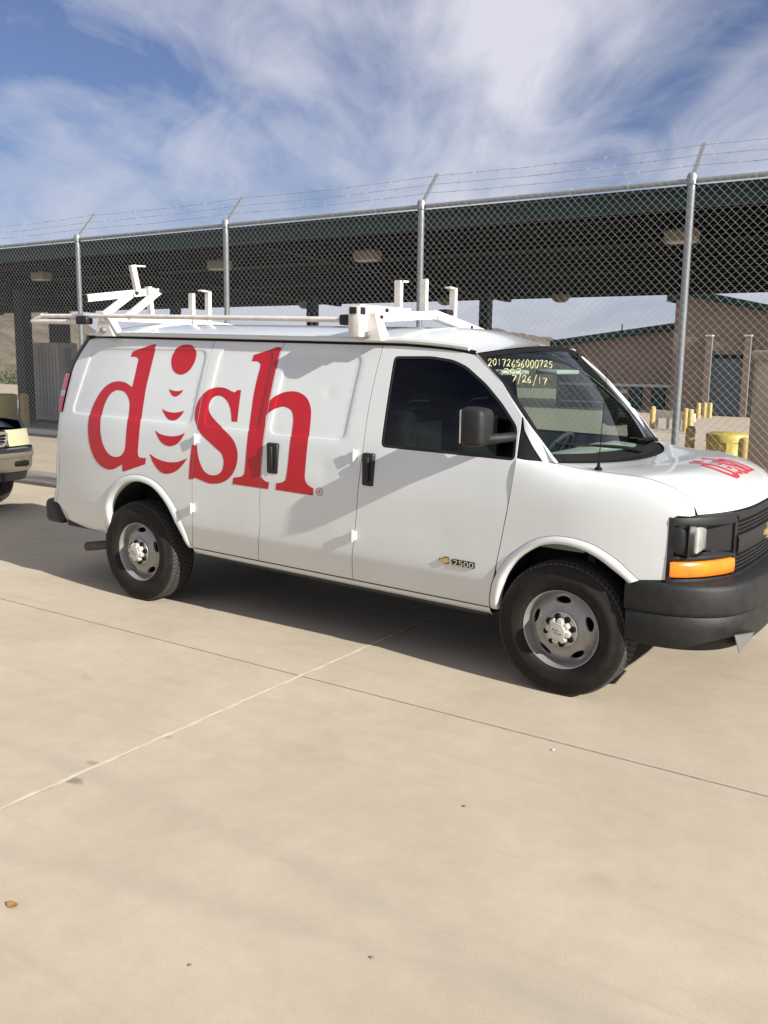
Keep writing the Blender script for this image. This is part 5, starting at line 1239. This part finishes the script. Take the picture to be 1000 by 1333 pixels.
# side plan: half width along the length; the nose rounds off
pw = pchip([(-4.05, .80), (-3.95, .92), (-3.4, 1.0), (.35, 1.0), (.62, .965), (.78, .885), (.85, .75)])
def car_skin(x, z, s_): return sp(x, s_*sw_(z)*pw(x), z)
for s_ in (-1, 1):
    outl = [Vector(p) for p in ((-4.0, .48), (-3.42, .48))]
    outl += [Vector((-2.95+.47*math.cos(a), .42+.47*math.sin(a))) for a in [math.pi-.14-(math.pi-.28)*i/14 for i in range(15)]]
    outl += [Vector((-.55, .44))]+[Vector((.47*math.cos(a), .40+.48*math.sin(a))) for a in [math.pi-.1-(math.pi-.35)*i/14 for i in range(15)]]
    outl += [Vector((.60, .62)), Vector((.66, .80)), Vector((.62, 1.06)), Vector((-.55, 1.10)), Vector((-4.0, 1.10))]
    v, t_ = cdt(resample(outl, .05), (), (), .10)
    panel(MB(), v, t_, lambda x, z: car_skin(x, z, s_), lambda x, z: tuple(Vector(car_skin(x, z, s_))+Vector((0, -s_*.05, 0)))).build('body_side', 'navy_paint', suv, True)
    for cx_ in (0, -2.95):
        l_ = MB()
        for i in range(15):
            a = math.pi*i/14; l_.v += [Vector(sp(cx_+.49*math.cos(a), s_*.90, .40+.49*math.sin(a))), Vector(sp(cx_+.49*math.cos(a), s_*.50, .40+.49*math.sin(a)))]
        for i in range(14): l_.f.append((2*i, 2*i+1, 2*i+3, 2*i+2))
        l_.build('wheel_housing', 'dark_gap', suv)
    # greenhouse side
    gp_ = [Vector(p) for p in ((-4.0, 1.10), (-.55, 1.10), (-1.22, 1.72), (-3.85, 1.76))]
    wn = [[Vector(p) for p in ((-1.95, 1.16), (-.85, 1.16), (-1.32, 1.64), (-1.95, 1.66))], [Vector(p) for p in ((-2.95, 1.16), (-2.03, 1.16), (-2.03, 1.66), (-2.95, 1.68))], [Vector(p) for p in ((-3.85, 1.18), (-3.03, 1.16), (-3.03, 1.68), (-3.78, 1.68))]]
    gw = lambda z: .885-(z-1.10)*.22
    v, t_ = cdt(resample(gp_, .1), [fillet(w_, .05, 3) for w_ in wn], (), .2)
    panel(MB(), v, t_, lambda x, z: sp(x, s_*gw(z), z), lambda x, z: sp(x, s_*(gw(z)-.03), z)).build('cabin_side', 'navy_paint', suv, True)
    for w_ in wn:
        q = fillet(w_, .05, 3); mb = MB(); mb.v = [Vector(sp(p.x, s_*(gw(p.y)-.012), p.y)) for p in q]; mb.f = [tuple(range(len(q)))]; mb.build('side_window', 'window_tint', suv)
    hl = MB().grid(lambda a, b: sp(.835-.115*a**2.2-.05*b, s_*(.54+.36*a), .775+.19*b), 10, 6).grid(lambda a, b: sp(.80-.115*a**2.2-.05*b, s_*(.54+.36*a), .775+.19*b), 10, 6)
    hl.build('headlamp', 'yellowed_lens', suv, True)
    MB().rbox(sp(.70, s_*.73-.15, .748), sp(.80, s_*.73+.15, .772), .008).build('lamp_trim', 'dark_gap', suv, True)
    MB().rbox(sp(-.72, s_*1.03-.10, 1.10), sp(-.58, s_*1.03+.10, 1.26), .03, 3).build('door_mirror', 'navy_paint', suv, True)
    MB().grid(lambda a, b: sp(-.52-3.4*a, s_*(.945+.012*math.sin(math.pi*b)), .44+.16*b), 10, 4).build('lower_cladding', 'champagne', suv, True)
def shood(a, b):
    u = -1+2*b; x = -.62+(1.40-.05*abs(u)**2-.10*abs(u)**6)*a; w_ = .885-.10*a**3
    return sp(x, u*w_, 1.145-.05*a-.085*a**4-.05*abs(u)**3+.02*(1-u*u))
MB().grid(shood, 16, 20).build('bonnet', 'navy_paint', suv, True, False, 80)
MB().grid(lambda a, b: sp(-.60-.66*b, (-1+2*a)*(.86-.14*b), 1.13+.60*b+.03*math.sin(math.pi*a)), 12, 6).build('windscreen', 'window_tint', suv, True)
MB().grid(lambda a, b: sp(-1.24-2.65*b, (-1+2*a)*.755, 1.725+.06*math.sin(math.pi*a)+.03*math.sin(math.pi*b)), 12, 12).build('roof', 'navy_paint', suv, True)
MB().grid(lambda a, b: sp(-4.02+.16*b**2, (-1+2*a)*(.80-.07*b*b), .50+1.24*b), 10, 10).build('tailgate', 'navy_paint', suv, True)
MB().box(sp(-4.0, -.80, .34), sp(.62, .80, .48)).box(sp(-3.9, -.8, .46), sp(-1.3, .8, 1.08)).box(sp(-.6, -.62, .46), sp(.66, .62, .98)).build('chassis', 'dark_gap', suv)
# front face: grille with bright frame, two-tone bumper
MB().box(sp(.72, -.52, .765), sp(.80, .52, .965)).build('grille_backing', 'dark_gap', suv)
fg = MB(); fp = fillet([Vector(p) for p in ((-.50, .775), (.50, .775), (.535, .955), (-.535, .955))], .06, 5)
fi = offset(fp, .030); n = len(fp)
for lay_, xx in ((fp, .80), (fp, .845), (fi, .845), (fi, .80)): fg.v += [Vector(sp(xx, p.x, p.y)) for p in lay_]
for l_ in range(3):
    for i in range(n): fg.f.append((l_*n+i, l_*n+(i+1) % n, (l_+1)*n+(i+1) % n, (l_+1)*n+i))
fg.build('grille_frame', 'chrome', suv, True)
for k in range(4): MB().rbox(sp(.80, -.49, .81+.035*k), sp(.83, .49, .822+.035*k), .004).build('grille_bar', 'chrome', suv, True)
for k in range(7): MB().box(sp(.795, -.42+.14*k-.006, .80), sp(.822, -.42+.14*k+.006, .94)).build('grille_bar', 'dark_gap', suv)
bh2 = spline([(.52, -.965), (.66, -.955), (.78, -.90), (.86, -.79), (.905, -.60), (.925, -.3), (.93, 0)], False, 4)
b2 = [Vector((SX+p.x, SY+p.y)) for p in bh2]+[Vector((SX+p.x, SY-p.y)) for p in reversed(bh2[:-1])]; C2, L2 = curve_at(b2)
sb = sweep(MB(), C2, 0, L2, [(-.16, .765), (-.03, .757), (-.004, .745), (.0, .715), (-.006, .700), (-.16, .700)], 40).build('front_bumper', 'navy_paint', suv, True, False, 40)
sweep(MB(), C2, 0, L2, [(-.15, .702), (.0, .702), (.008, .69), (.008, .655), (0, .645), (-.01, .63), (-.02, .52), (-.05, .47), (-.15, .455)], 40).build('bumper_lower', 'champagne', sb, True, False, 40)
for s_ in (-1, 1): MB().rbox(sp(.80, s_*.66-.10, .535), sp(.905, s_*.66+.10, .60), .02, 3).build('fog_lamp_recess', 'dark_gap', sb, True)
sweep(MB(), C2, .25, L2-.25, [(-.20, .46), (-.07, .46), (-.10, .36), (-.20, .36)], 30).build('air_dam', 'black_plastic', sb, True)
for xx in (0, -2.95):
    for s_ in (-1, 1): make_wheel(SX+xx, SY+s_*.90, s_, suv, 'rim_paint', False, .375)
